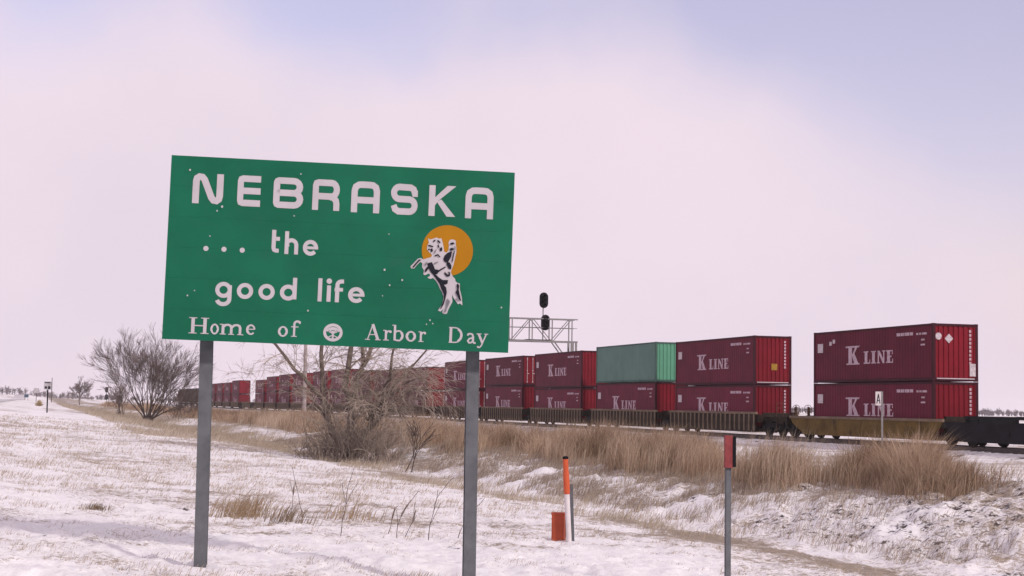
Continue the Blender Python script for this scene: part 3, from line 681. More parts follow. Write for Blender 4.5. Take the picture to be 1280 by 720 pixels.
# ------------------------------------------------------------------ well cars
def wheel_mesh():
    mb = MB(); mb.lathe([(.06, -.07), (.36, -.07), (.40, -.055), (.455, -.06), (.465, .06), (.50, .065), (.50, .085), (.36, .09), (.06, .07)], 24, 'Y'); return mb.mesh('wheel', M['dark'], False)
def truck(parent, x):
    t = link('truck', cmesh('bolster', lambda: MB().box(-.2, .2, -.95, .95, .46, .78).mesh('truck', M['dark'])), parent, (x, 0, 0))
    wm = cmesh('wheel', wheel_mesh)
    for sx in (-.89, .89):
        for sy in (-1, 1):
            link('wheel', wm, t, (sx, sy*.755, .46), (0, 0, 0 if sy < 0 else math.pi))
        link('axle', cmesh('axle', lambda: MB().tube((0, -1.05, 0), (0, 1.05, 0), .075, k=8).mesh('axle', M['dark'])), t, (sx, 0, .46))
    def sf():
        mb = MB(); mb.prism([(-1.18, .36), (-.66, .36), (-.48, .22), (.48, .22), (.66, .36), (1.18, .36), (1.18, .60), (.75, .66), (.40, .78), (-.40, .78), (-.75, .66), (-1.18, .60)], -.07, .07)
        for s in (-.89, .89): mb.lathe([(.12, -.03), (.12, .03)], 10, 'Y', (s, -.10, .46))
        for s in (-.2, 0, .2): mb.lathe([(.075, .2), (.075, .46)], 8, 'Z', (s, -.13, .05))
        return mb.mesh('side_frame', M['dark'])
    for sy in (-1, 1): link('side_frame', cmesh('sideframe', sf), t, (0, sy*1.03, 0), (0, 0, 0 if sy < 0 else math.pi))
    return t
def well_car(label, w_right, kind, left_truck=False, end_right=False, end_left=False, detail=2):
    t = thing('well_car', label, 'rail car', P(QC, w_right+CL/2, RAIL), TRZ, 'well cars under the containers')
    body, rib, ch = {'A': (M['brown'], M['rib'], M['chord']), 'B': (M['olive'], M['olive'], M['chord']), 'C': (M['darkcar'], M['darkcar'], M['darkcar'])}[kind]
    def sideA():
        mb = MB(); mb.box(-6.55, 6.55, -.025, .025, .30, 1.26); mb.box(-6.55, 6.55, -.075, .03, .21, .298); return mb.mesh('side_wall', body)
    def sideB():
        mb = MB(); mb.prism([(-8.3, .80), (-6.9, .22), (6.1, .22), (6.9, .90), (7.1, 1.10), (-8.6, 1.10)], -.05, .03)
        for x in (-3.6, 0.4, 4.1): mb.box(x-.35, x+.35, -.075, -.0505, .56, .72)
        return mb.mesh('side_wall', body)
    def chord():
        mb = MB(); (mb.box(-8.65, 7.15, -.085, .05, 1.103, 1.235) if kind == 'B' else mb.box(-6.75, 6.75, -.085, .05, 1.263, 1.40)); return mb.mesh('top_chord', ch)
    ribm = lambda: MB().box(-.055, .055, -.085, -.0255, .2985, 1.2625).mesh('rib', rib)
    for s in (-1, 1):
        sw = link('side_wall', cmesh(('side', kind), sideA if kind == 'A' else sideB), t, (0, s*1.33, 0), (0, 0, 0 if s < 0 else math.pi))
        if kind == 'A':
            if s < 0 and detail > 1:
                for k in range(20): link('rib', cmesh(('rib', kind), ribm), sw, (-6.46+k*.68, 0, 0))
            else:
                def allr():
                    mb = MB()
                    for k in range(20): x = -6.46+k*.68; mb.box(x-.055, x+.055, -.085, -.0255, .2985, 1.2625)
                    return mb.mesh('rib', rib)
                tag(link('ribs', cmesh(('ribs', kind), allr), sw), kind='stuff')
        link('top_chord', cmesh(('chord', kind), chord), t, (0, s*1.33, 0), (0, 0, 0 if s < 0 else math.pi))
    def floor():
        mb = MB(); mb.box(-6.3, -5.6, -1.3, 1.3, .22, .385); mb.box(5.6, 6.3, -1.3, 1.3, .22, .385); mb.box(-.5, .5, -1.3, 1.3, .22, .385)
        for s in (-1, 1): mb.box(-5.6, 5.6, s*1.0-.12 if s > 0 else -1.12-.0, s*1.0+.12 if s > 0 else -.88, .24, .36)
        return mb.mesh('floor', body)
    link('floor', cmesh(('floor', kind), floor), t)
    for s in (-1, 1):
        ext = 9.3 if (end_right and s > 0) or (end_left and s < 0) else 7.75
        def plat():
            mb = MB(); mb.prism([(6.32, .42), (6.62, .30), (7.0, .86), (ext, .86), (ext, 1.12), (6.7, 1.12), (6.6, 1.36), (6.45, 1.36)], -.85, .85)
            mb.box(6.5, 6.9, -1.28, -.852, .80, 1.255); mb.box(6.5, 6.9, .852, 1.28, .80, 1.255)
            if ext > 8: mb.box(ext-.12, ext, -1.3, 1.3, .72, 1.14); mb.box(ext+.001, ext+.45, -.12, .12, .74, 1.0)
            return mb.mesh('end_platform', M['dark'] if kind == 'C' else M['platform'])
        pl = link('end_platform', cmesh(('plat', kind, ext), plat), t, (0, 0, 0), (0, 0, 0 if s > 0 else math.pi))
        if ext > 8:
            def ladder():
                mb = MB()
                for y in (-1.26, -.84): mb.tube((9.22, y, .35), (9.22, y, 1.95), .02, k=6)
                for z in (.45, .75, 1.05, 1.35, 1.65, 1.93): mb.tube((9.22, -1.26, z), (9.22, -.84, z), .016, k=6)
                return mb.mesh('ladder', M['rust'])
            link('ladder', cmesh('ladder', ladder), pl)
            def brake():
                mb = MB(); mb.box(8.5, 8.62, .2, .32, 1.12, 1.72)
                ring = [(8.66, .26+.24*math.cos(t*math.pi/7), 1.60+.24*math.sin(t*math.pi/7)) for t in range(14)]
                for t in range(14): mb.tube(ring[t], ring[(t+1) % 14], .016, k=5)
                mb.tube((8.66, .26, 1.36), (8.66, .26, 1.84), .013, k=5); mb.tube((8.66, .02, 1.6), (8.66, .5, 1.6), .013, k=5); mb.tube((8.6, .26, 1.6), (8.68, .26, 1.6), .03, k=6)
                return mb.mesh('hand_brake', M['rust'])
            link('hand_brake', cmesh('brake', brake), pl)
    truck(t, 8.2 if end_right else 7.9)
    if left_truck: truck(t, -8.2)
    return t
cars = [(0, 'B', 1, 0, 1), (19.8, 'A', 0, 1, 0), (35.6, 'A', 0, 0, 0), (51.3, 'A', 0, 0, 0), (67.1, 'A', 0, 0, 0), (82.9, 'A', 1, 0, 1), (103.2, 'A', 0, 1, 0), (119, 'A', 0, 0, 0), (134.8, 'A', 0, 0, 0), (150.5, 'A', 0, 0, 0), (166.3, 'A', 1, 0, 1), (186.6, 'A', 0, 1, 0), (202.4, 'A', 0, 0, 0), (218.2, 'A', 0, 0, 0), (234, 'A', 1, 0, 1), (273, 'A', 0, 1, 0), (288.8, 'A', 0, 0, 0), (304.6, 'A', 0, 0, 0), (320.4, 'A', 1, 0, 1)]
for k, (w0, kd, lt, er, el) in enumerate(cars):
    lab = 'smooth-sided yellow-brown well car under the rightmost container stack' if k == 0 else 'ribbed brown well car under the green container' if k == 2 else 'ribbed brown well car under the '+ORD[k]+(' stack from the right' if k < 18 else ' stack of the train')
    well_car(lab, w0, kd, bool(lt), bool(er), bool(el), 2 if k < 6 else 1)
well_car('empty ribbed brown well car in the gap between the two leftmost groups of stacks', 253.0, 'A', True, False, False, 1)
well_car('empty black well car at the right edge behind the tall grass', -15.8, 'C', detail=2)
well_car('empty black well car beyond the right end of the stacks', -31.6, 'C', detail=2)
# dark freight cars at the far end of the train
for k in range(4):
    w0 = 341+k*20.5
    t = thing('freight_car', 'dark freight car at the train\'s far left end, '+('next to the last container stack', 'second beyond the container stacks', 'third beyond the container stacks', 'last car of the train')[k], 'rail car', P(QC, w0+9, RAIL), TRZ, 'dark freight cars at the far end of the train')
    mb = MB(); mb.prism([(-8.6, 1.0), (8.6, 1.0), (9.0, 1.5), (9.0, 4.4), (-9.0, 4.4), (-9.0, 1.5)], -1.5, 1.5)
    for i in range(13): x = -8.7+i*1.45; mb.box(x-.07, x+.07, -1.58, -1.501, 1.2, 4.3)
    part('body', mb, M['farcar'], t)
    mb = MB(); mb.prism([(-9.05, 4.402), (9.05, 4.402), (8.8, 4.75), (-8.8, 4.75)], -1.2, 1.2); part('roof', mb, M['dark'], t)
    for x in (-6.8, 6.8): truck(t, x)

# ------------------------------------------------------------------ signal bridge over the track
sb = thing('signal_bridge', 'grey steel truss signal bridge with two black signal heads above the train', 'railway signal', (5.74, 150.3, Gz(5.74, 150.3)), math.atan2(SN, CS))   # local -X runs back over the track
zb0 = EYE+5.95-sb.location.z; zt0 = EYE+8.05-sb.location.z; LA = 14.2; Dp = .95; pitch = 1.95
def chordz(x): return (x)*.0
for z, r_, nm in ((zb0, .075, 'bottom_chord'), (zt0, .055, 'top_chord')):
    for y in (-Dp/2, Dp/2):
        mb = MB(); mb.box(-LA, .35, y-r_, y+r_, z-r_, z+r_); part(nm, mb, M['galv'], sb)
for y in (-Dp/2, Dp/2):
    mb = MB(); mb.tube((-LA, y, (zb0+zt0)/2+.22), (.3, y, (zb0+zt0)/2+.22), .025, k=6); part('handrail', mb, M['galv'], sb)
npan = 7
for k in range(npan+1):
    x = -.2-k*pitch
    for y in (-Dp/2, Dp/2):
        mb = MB(); mb.box(x-.045, x+.045, y-.045, y+.045, zb0+.08, zt0-.06); part('upright', mb, M['galv'], sb)
        if k < npan:
            a, b = ((zt0, zb0) if k % 2 == 0 else (zb0, zt0)); mb = MB(); mb.tube((x-.06, y, a), (x-pitch+.06, y, b), .04, k=6); part('brace', mb, M['galv'], sb)
mb = MB(); mb.box(-4.6, -2.2, -.40, .40, zb0+.08, zb0+.16); mb.box(-LA+.2, -4.61, -.3, .3, zb0+.08, zb0+.11); part('walkway', mb, M['dark'], sb)
for x in (-.22, .22):
    for y in (-Dp/2, Dp/2):
        mb = MB(); mb.box(x-.08, x+.08, y-.08, y+.08, -.3, zb0-.08); part('leg', mb, M['galv'], sb)
for k in range(4):
    mb = MB(); za = .6+k*1.7; mb.tube((-.2, -Dp/2, za), (.2, -Dp/2, za+1.5), .03, k=5); mb.tube((.2, -Dp/2, za+.02), (-.2, -Dp/2, za+1.48), .03, k=5); part('leg_brace', mb, M['galv'], sb)
for y in (-Dp/2, Dp/2):
    mb = MB(); mb.tube((-.15, y, zb0-2.3), (-1.9, y, zb0-.05), .06, k=6); part('knee_brace', mb, M['galv'], sb)
mb = MB(); mb.tube((-2.98, -.2, zb0+.15), (-2.98, -.2, zt0+1.5), .055, k=8); part('signal_mast', mb, M['galv'], sb)
def oval(n, hw, hh):
    return arc(0, hh-hw, hw, hw, 0, 180, n)+arc(0, -(hh-hw), hw, hw, 180, 360, n)
for x, z in ((-2.98, EYE+9.78-sb.location.z), (-2.80, EYE+7.70-sb.location.z)):
    mb = MB(); mb.prism(oval(8, .42, .74), -.06, .02); hd = part('signal_head', mb, M['dark'], sb, loc=(x, -.36, z))
    for i in range(3):
        mb = MB(); mb.lathe([(.14, .02), (.15, .34), (.165, .34), (.165, .0)], 12, 'Y', (0, -.06, .42-.42*i)); part('hood', mb, M['dark'], hd)
    mb = MB(); mb.lathe([(.30, -.02), (.34, -.10), (.33, -.26), (.20, -.36)], 14, 'Y', (0, .03, .16)); mb.lathe([(.28, -.02), (.30, -.22)], 12, 'Y', (0, .03, -.25)); part('housing', mb, M['dark'], hd)

# far signal beyond the bushes
x, y = -151, 600
t = thing('railway_signal', 'small two-headed railway signal far off beyond the left trees', 'railway signal', (x, y, Gz(x, y)))
mb = MB(); mb.tube((.9, 0, 0), (.9, 0, 4.3), .12, k=8); mb.tube((0, 0, 0), (0, 0, 5.6), .12, k=8); part('mast', mb, M['galv'], t)
for z in (4.7, 2.0):
    mb = MB(); mb.prism(oval(6, .6, 1.05), -.2, .1); part('signal_head', mb, M['dark'], t, loc=(0, -.15, z+.6))

# ------------------------------------------------------------------ haze
hz = MB(); zlo = float(V_ground_min)-1.2
hz.box(-3000, 3000, -3000, 3000, zlo, 19); o = hz.mesh('haze', None); o.materials.append(bpy.data.materials.new('thin_winter_haze')); hm = o.materials[0]; hm.use_nodes = True
hm.node_tree.nodes.clear(); vo = nd(hm.node_tree, 'ShaderNodeVolumePrincipled'); vo.inputs['Color'].default_value = (.97, .94, .97, 1); vo.inputs['Density'].default_value = .00013
mo = nd(hm.node_tree, 'ShaderNodeOutputMaterial'); hm.node_tree.links.new(vo.outputs[0], mo.inputs['Volume']); tag(link('haze', o), kind='stuff')

# ------------------------------------------------------------------ roadside posts
def at_px_free(x, y): return (x, y, Gz(x, y))
# orange and white cable marker, grey post and pedestal
x, y = .915, 24.3
t = thing('cable_marker', 'leaning round marker post, orange above white, beside the orange box', 'marker post', at_px_free(x, y)); t.rotation_euler = (0, R(-3.2), 0)
mb = MB(); mb.lathe([(.040, -.1), (.040, .70)], 14); part('lower_sleeve', mb, M['mwhite'], t)
mb = MB(); mb.lathe([(.041, .702), (.047, .74), (.047, 1.0), (.041, 1.04), (.041, 1.23)], 14); part('upper_sleeve', mb, M['orange'], t)
mb = MB(); mb.lathe([(.046, 1.231), (.046, 1.26), (.02, 1.275)], 14); part('cap', mb, M['dark'], t)
x, y = .975, 24.4
t = thing('steel_stake', 'thin dark steel stake against the orange and white marker post', 'stake', at_px_free(x, y))
mb = MB(); mb.box(-.026, .026, -.003, .003, -.2, .86); mb.box(-.026, -.020, .0035, .03, -.2, .86); mb.box(.020, .026, .0035, .03, -.2, .86); part('channel', mb, M['post'], t); t.rotation_euler = (0, R(-2.2), 0)
x, y = .765, 24.5
t = thing('cable_pedestal', 'squat faded orange utility box standing in the snow', 'utility box', at_px_free(x, y), R(-14))
mb = MB(); mb.box(-.095, .095, -.08, .08, -.12, .385); part('body', mb, M['pedestal'], t)
mb = MB(); mb.box(-.102, .102, -.087, .087, .3855, .415); part('lid', mb, M['pedestal'], t)
mb = MB(); mb.box(-.075, .075, -.084, -.0805, .03, .34); part('front_cover', mb, M['pedestal'], t)
# red-topped post
x, y = 2.455, 18.0
t = thing('delineator_post', 'grey channel post topped by a faded red box at lower right', 'marker post', at_px_free(x, y))
mb = MB(); mb.box(-.032, .032, -.004, .004, -.3, 1.50); mb.box(-.032, -.026, .0045, .03, -.3, 1.5); mb.box(.026, .032, .0045, .03, -.3, 1.5); part('channel', mb, M['post'], t, rot=(0, 0, R(25)))
zt = EYE-.305-t.location.z
mb = MB(); mb.box(-.045, .045, -.022, .022, zt-.36, zt); part('red_panel', mb, M['redrefl'], t, rot=(0, 0, R(12)), loc=(-.008, -.03, 0))
mb = MB(); mb.box(-.018, .018, -.026, .05, zt-.352, zt-.01); part('shaded_side', mb, M['dark'], t, rot=(0, 0, R(12)), loc=(.053, -.02, 0))  # black strip added as the shaded right side of the red box
# white plate by the track
x, y = 15.3, 66.0
t = thing('trackside_sign', 'narrow white plate with a black letter on a thin post by the train', 'sign', at_px_free(x, y))
zt = EYE+.78-t.location.z
mb = MB(); mb.box(-.035, .035, -.03, .03, -.2, zt); part('post', mb, M['galv'], t)
mb = MB(); mb.box(-.27, -.036, -.012, .012, zt-.58, zt-.01); pl = part('plate', mb, M['mwhite'], t)
fl = Flat(0, .0006)
for pts in ([(.05, .05), (.115, .44)], [(.115, .44), (.18, .05)]): fl.group(stroke_polys(pts, .04))
fl.group(stroke_polys([(.07, .17), (.16, .17)], .04)); o = fl.out('lettering', M['black'], pl); o.location = (-.27, -.0135, zt-.55); o.rotation_euler = (math.pi/2, 0, 0)
# road signs at far left
def road_sign(label, x, y, sw, sh, top, face, legs=1, tilt=0):
    t = thing('road_sign', label, 'road sign', at_px_free(x, y)); zt = EYE+top-t.location.z
    for k in range(legs):
        mb = MB(); xx = (k-(legs-1)/2)*sw*.7; mb.box(xx-.05, xx+.05, .0, .07, -.3, zt-.05); part('post', mb, M['dark'], t)
    mb = MB(); mb.box(-sw/2, sw/2, -.03, -.002, zt-sh, zt); p = part('panel', mb, face, t)
    return t, p, zt
t, p, zt = road_sign('small pale square road sign on a thin dark post, nearest on the left', -40.4, 140, .66, .70, 1.42, M['signback'])
mb = MB(); mb.box(-.25, -.05, -.036, -.031, zt-.62, zt-.42); mb.box(.03, .25, -.036, -.031, zt-.66, zt-.40); mb.box(-.25, .25, -.036, -.031, zt-.14, zt-.05); part('dark_symbol', mb, M['black'], p)
road_sign('pale rectangular road sign behind the nearest one on the left', -99.6, 337, 1.05, 1.05, 2.0, M['signback'])
road_sign('small dark blue road sign far down the road', -181, 600, 1.6, 1.1, 1.2, M['blue'], 2)
# poles
x, y = -171.6, 600
t = thing('utility_pole', 'thin dark utility pole rising over the far left signs', 'utility pole', at_px_free(x, y))
mb = MB(); mb.lathe([(.17, -.3), (.12, 9.2)], 8); part('pole', mb, M['bark'], t)
x, y = -15.4, 120
t = thing('utility_pole', 'pale grey wooden pole behind the bare tree under the sign', 'utility pole', at_px_free(x, y))
mb = MB(); mb.lathe([(.16, -.3), (.115, 8.6), (.05, 8.68)], 12); part('pole', mb, M['wood'], t)
for z in (2.2, 4.1): 
    mb = MB(); mb.lathe([(.168, z), (.168, z+.12)], 12); part('band', mb, M['galv'], t)

# ------------------------------------------------------------------ bare trees
def tubes(segs, k):
    """segs (n,8): p0 xyz, p1 xyz, r0, r1"""
    s = np.asarray(segs, float)
    p0, p1 = s[:, :3], s[:, 3:6]; d = p1-p0; d /= np.linalg.norm(d, axis=1)[:, None]+1e-9
    up = np.where(np.abs(d[:, 2:3]) < .9, np.array([[0, 0, 1.]]), np.array([[1., 0, 0]]))
    a = np.cross(d, up); a /= np.linalg.norm(a, axis=1)[:, None]; b = np.cross(d, a)
    V = np.zeros((len(s), 2*k, 3))
    for i in range(k):
        t = 2*math.pi*i/k; o = a*math.cos(t)+b*math.sin(t)
        V[:, i] = p0+o*s[:, 6:7]; V[:, k+i] = p1+o*s[:, 7:8]
    base = (np.arange(len(s))*2*k)[:, None]
    F = np.concatenate([base+np.array([[i, k+i, k+(i+1) % k, (i+1) % k]]) for i in range(k)])
    return V.reshape(-1, 3), F
def tubes_obj(name, segs, m, parent, k=3, **kw):
    if not segs: return None
    V, F = tubes(segs, k); return link(name, np_mesh(name, V, [F], m), parent, **kw)
def branch(out, fine, p, d, r, L, lvl, maxl, rs, droop=0., spread=.55, nseg=4, thr=.025, kids_=(3, 5)):
    """a wandering limb that throws side shoots"""
    step = L/nseg; rr_ = r; shoots = []
    for k in range(nseg):
        d = (d+Vector((rs.gauss(0, .12), rs.gauss(0, .12), rs.gauss(0, .09)-droop*(k+1)/nseg))).normalized()
        p2 = p+d*step; r2 = r*(1-.72*(k+1)/nseg)
        (out if rr_ > thr else fine).append((*p, *p2, rr_, r2)); 
        shoots.append((p2, d.copy(), r2)); p = p2; rr_ = r2
    if lvl >= maxl: return
    for _ in range(rs.randint(*kids_)):
        f = rs.uniform(.25, 1.0); q_, dd, r2 = shoots[min(nseg-1, int(f*nseg))]
        ax = Vector((rs.gauss(0, 1), rs.gauss(0, 1), rs.gauss(0, .6))).normalized()
        nd_ = (dd+ax*spread*rs.uniform(.6, 1.3)).normalized()
        branch(out, fine, q_, nd_, max(.004, r2*rs.uniform(.6, .85)), L*rs.uniform(.45, .72), lvl+1, maxl, rs, droop*1.2, spread, max(2, nseg-1), thr, kids_)
# big vase-shaped tree on the left
rs = random.Random(15)
x, y = -38.6, 171
big = thing('bare_tree', 'large many-stemmed bare tree fanning out left of the sign post', 'tree', at_px_free(x, y))
fine_ = []
mb = MB(); mb.lathe([(.85, -.3), (.6, .15), (.4, .5)], 10); part('trunk', mb, M['bark'], big)
for k in range(16):
    a = -37+88*k/15+rs.uniform(-5, 5); dep = rs.uniform(-.5, .5); out = []
    d = Vector((math.sin(R(a)), dep, math.cos(R(a)))).normalized()
    L = (4.5 if abs(a) < 35 else 3.7)*rs.uniform(.86, 1.08)
    branch(out, fine_, Vector((math.sin(R(a))*.4, dep*.4, .1)), (d+Vector((math.sin(R(a))*-.1, 0, 0))).normalized(), rs.uniform(.07, .12), L, 0, 4, rs, -.03, .42, 6, .05, (4, 6))
    tubes_obj('limb', out, M['bark'], big, 5)
fine_ = [(*s[:6], max(s[6], .009), max(s[7], .007)) for s in fine_]
tubes_obj('crown', fine_, M['twig'], big, 3)
# bush left of it
rs = random.Random(9)
def bush(label, x, y, hgt, wid, n, m, seed, rmin=.012, cat='bush', maxl=2):
    rs = random.Random(seed); t = thing('bare_bush', label, cat, at_px_free(x, y)); fine = []
    for k in range(n):
        a = rs.uniform(0, 6.28); sp = rs.uniform(0, 1)*wid/hgt*.55
        d = Vector((math.cos(a)*sp, math.sin(a)*sp, 1)).normalized()
        branch(fine, fine, Vector((rs.gauss(0, wid*.12), rs.gauss(0, wid*.12), -.1)), d, hgt*.008+rmin*.6, hgt*rs.uniform(.7, 1.0), 0, maxl, rs, 0, .5, 4, 0, (3, 5))
    fine = [(*s[:6], max(s[6], rmin), max(s[7], rmin*.7)) for s in fine]
    tubes_obj('stems', fine, m, t, 3); return t
bush('dark rounded bare bush just left of the large bare tree', -52.2, 215, 3.0, 1.9, 22, M['twig'], 3, .02)
bush('low dark bare bush at the right foot of the large bare tree', -36.2, 176, 2.3, 4.5, 22, M['twig'], 6, .02)
# distant tree
rs = random.Random(12)
x, y = -139.5, 520
t = thing('bare_tree', 'small bare tree alone on the far bank at left', 'tree', at_px_free(x, y)); fine_ = []; out = []
branch(out, out, Vector((0, 0, -.2)), Vector((.02, 0, 1)), .17, 3.6, 9, 4, rs, 0, .5, 4, 0)
tubes_obj('trunk', out, M['bark'], t, 6)
for k in range(13):
    a = rs.uniform(0, 6.28); sp = rs.uniform(.25, 1.1); branch(fine_, fine_, Vector((0, 0, rs.uniform(1.2, 3.2))), Vector((math.cos(a)*sp, math.sin(a)*sp*.8, 1)).normalized(), .09, 3.1*rs.uniform(.8, 1.1), 0, 3, rs, 0, .5, 5, 0, (4, 6))
fine_ = [(*s[:6], max(s[6], .028), max(s[7], .02)) for s in fine_]
tubes_obj('crown', fine_, M['twig'], t, 3)
# near tree under the sign
rs = random.Random(21)
x, y = -6.3, 63.5
near = thing('bare_tree', 'grey bare tree with several leaning stems below the middle of the sign', 'tree', at_px_free(x, y)); twigs = []
stems = [([(0, 0, -.2), (-.5, .1, .9), (-.85, .2, 1.5), (-1.12, .2, 2.3), (-1.2, .1, 3.8), (-1.22, .2, 4.8), (-1.45, .3, 6.9)], .17, .05),
         ([(-1.1, .2, 2.45), (-1.7, .0, 3.1), (-2.25, -.2, 3.65), (-3.1, -.3, 4.75), (-3.8, -.4, 5.9)], .11, .03),
         ([(.1, 0, -.2), (.06, -.2, 1.0), (.08, -.3, 2.2), (-.25, -.4, 3.0), (-.02, -.4, 4.5), (.15, -.5, 6.0), (.5, -.5, 7.8)], .19, .05),
         ([(.05, .3, 2.0), (.15, .4, 3.1), (.40, .5, 3.9), (.30, .6, 4.8), (.1, .7, 6.4)], .13, .04),
         ([(.40, .5, 3.85), (.75, .5, 4.7), (1.3, .6, 6.5)], .10, .03),
         ([(.2, -.3, .3), (.62, -.4, 1.2), (1.25, -.5, 1.95), (1.5, -.5, 2.2)], .14, .10),
         ([(.3, .2, .7), (.95, .3, 2.1), (1.8, .4, 3.2), (2.9, .5, 4.5), (3.4, .6, 5.6)], .08, .02),
         ([(.6, .3, 1.7), (1.35, .1, 3.0), (1.55, .0, 3.8), (1.65, .0, 4.6), (1.9, -.1, 6.4)], .09, .025),
         ([(.9, .1, 2.0), (2.0, -.2, 3.1), (2.7, -.4, 3.4), (3.0, -.5, 3.1)], .06, .012),
         ([(-.9, .2, 1.6), (-1.8, .5, 2.9), (-3.1, .8, 3.2), (-3.9, .9, 2.9)], .06, .012),
         ([(.4, -.2, .8), (1.4, -.5, 2.3), (2.4, -.7, 2.9)], .06, .015)]
for pts, r0, r1 in stems:
    pts = [Vector(p) for p in pts]; segs = []; n = len(pts)-1; fine = []
    for k in range(n):
        ra = r0+(r1-r0)*k/n; rb = r0+(r1-r0)*(k+1)/n; mid = (pts[k]+pts[k+1])/2+Vector((rs.gauss(0, .06), rs.gauss(0, .06), 0)); rm = (ra+rb)/2
        segs += [(*pts[k], *mid, ra, rm), (*mid, *pts[k+1], rm, rb)]
        d = (pts[k+1]-pts[k]).normalized()
        if pts[k+1].z > 1.4:
            for _ in range(12 if pts[k+1].z > 5 else 5 if r0 > .1 else 6):
                p = pts[k].lerp(pts[k+1], rs.random()); ax = Vector((rs.gauss(.15, .8), rs.gauss(0, .8), rs.gauss(.25, .5)))
                branch(fine, fine, p, (d*(.6 if p.z < 4.4 else 1.1)+ax).normalized(), rb*rs.uniform(.25, .5), rs.uniform(.7, 1.5), 1, 3, rs, .10, .6, 4, 0, (3, 6))
    V_, F_ = tubes(segs, 7); link('limb', np_mesh('limb', V_, [F_], M['bark2'], smooth=True), near)
    twigs += fine
for _ in range(75):                              # drooping grey shoots, densest on the right
    p = Vector((rs.gauss(1.35, .85), rs.gauss(0, .8), rs.uniform(1.8, 3.8))); branch(twigs, twigs, p, Vector((rs.gauss(.1, .6), rs.gauss(0, .6), rs.uniform(-.3, .8))).normalized(), .012, rs.uniform(.7, 1.5), 1, 3, rs, .26, .6, 5, 0, (3, 5))
twigs = [(*s[:6], max(s[6], .0058), max(s[7], .004)) for s in twigs]
tubes_obj('crown', twigs, M['twig2'], near, 3)
def brush(label, x, y, hgt, wid, n, m, seed, rmin):
    rs = random.Random(seed); t = thing('dead_brush', label, 'bush', at_px_free(x, y)); f = []
    for k in range(n):
        p = Vector((rs.gauss(0, wid*.24), rs.gauss(0, wid*.2), -.1)); d = Vector((rs.gauss(p.x*.25/wid, .30), rs.gauss(0, .3), 1)).normalized()
        branch(f, f, p, d, .012, hgt*rs.uniform(.5, 1.05), 0, 1, rs, rs.uniform(0, .22), .5, 4, 0, (2, 5))
    f = [(*s[:6], max(s[6], rmin), max(s[7], rmin*.7)) for s in f]
    tubes_obj('stems', f, m, t, 3); return t
brush('dense grey brush around the foot of the bare tree below the sign', -6.35, 62.3, 1.5, 1.7, 170, M['brush'], 31, .008)
brush('tangle of tan dead stems right of the foot of the bare tree', -5.0, 62.4, 1.3, 2.0, 120, M['twig2'], 32, .007)
brush('low thin dead brush left of the foot of the bare tree', -7.6, 63.2, .8, 2.0, 60, M['brush'], 33, .007)
rs = random.Random(40)
for lab, x, y, hh in (('thin dark sapling leaning right beside the right sign post', -3.35, 55.0, 1.35), ('short thin dark sapling just left of the leaning sapling', -3.62, 55.2, 1.2)):
    t = thing('sapling', lab, 'sapling', at_px_free(x, y)); f = []
    branch(f, f, Vector((0, 0, -.1)), Vector((.42, 0, 1)).normalized(), .024, hh, 1, 3, rs, 0, .4, 5, 0, (4, 6)); tubes_obj('stems', [(*s[:6], max(s[6], .008), max(s[7], .006)) for s in f], M['bark'], t, 4)

# far belts of trees along the horizon
def belt(name, x0, x1, y0, y1, n, hmin, hmax, seed):
    rs = np.random.default_rng(seed); V = []; F = []
    segs = []
    for k in range(n):
        u = rs.random(); x = x0+(x1-x0)*u+rs.normal(0, 3); y = y0+(y1-y0)*u+rs.normal(0, 18)
        hh = rs.uniform(hmin, hmax)*(.55+.75*vnoise(np.array([x]), np.array([y]), .018, seed)[0]); g = Gz(x, y)-.2
        segs.append((x, y, g, x, y, g+hh*.6, .22, .12))
        for _ in range(26):
            a = rs.uniform(0, 6.28); e = rs.uniform(.15, 1.4); b = rs.uniform(.15, .6)*hh; L = hh*rs.uniform(.3, .52)
            segs.append((x, y, g+b, x+math.cos(a)*math.cos(e)*L, y+math.sin(a)*math.cos(e)*L, min(g+hh, g+b+math.sin(e)*L), .16, .07))
    return tag(tubes_obj(name, segs, M['far'], None, 3), kind='stuff')
belt('far_trees', 60, 430, 780, 830, 520, 3.4, 5.6, 61)
belt('far_trees', -460, 330, 1500, 1500, 520, 4, 7.5, 62)
belt('far_trees', -330, -238, 1000, 1010, 70, 4, 7, 63)
# tan shrub by the far road signs
t = thing('dry_shrub', 'round tan dry shrub between the two far left road signs', 'shrub', at_px_free(-73.4, 250))
rs = random.Random(4); f = []
for k in range(160):
    a = rs.uniform(0, 6.28); e = rs.uniform(.1, 1.5); d = Vector((math.cos(a)*math.cos(e), math.sin(a)*math.cos(e), math.sin(e)*1.3)); f.append((*(d*.1), *(d*rs.uniform(.5, .75)), .05, .03))
tubes_obj('stems', f, M['bale'], t, 3)

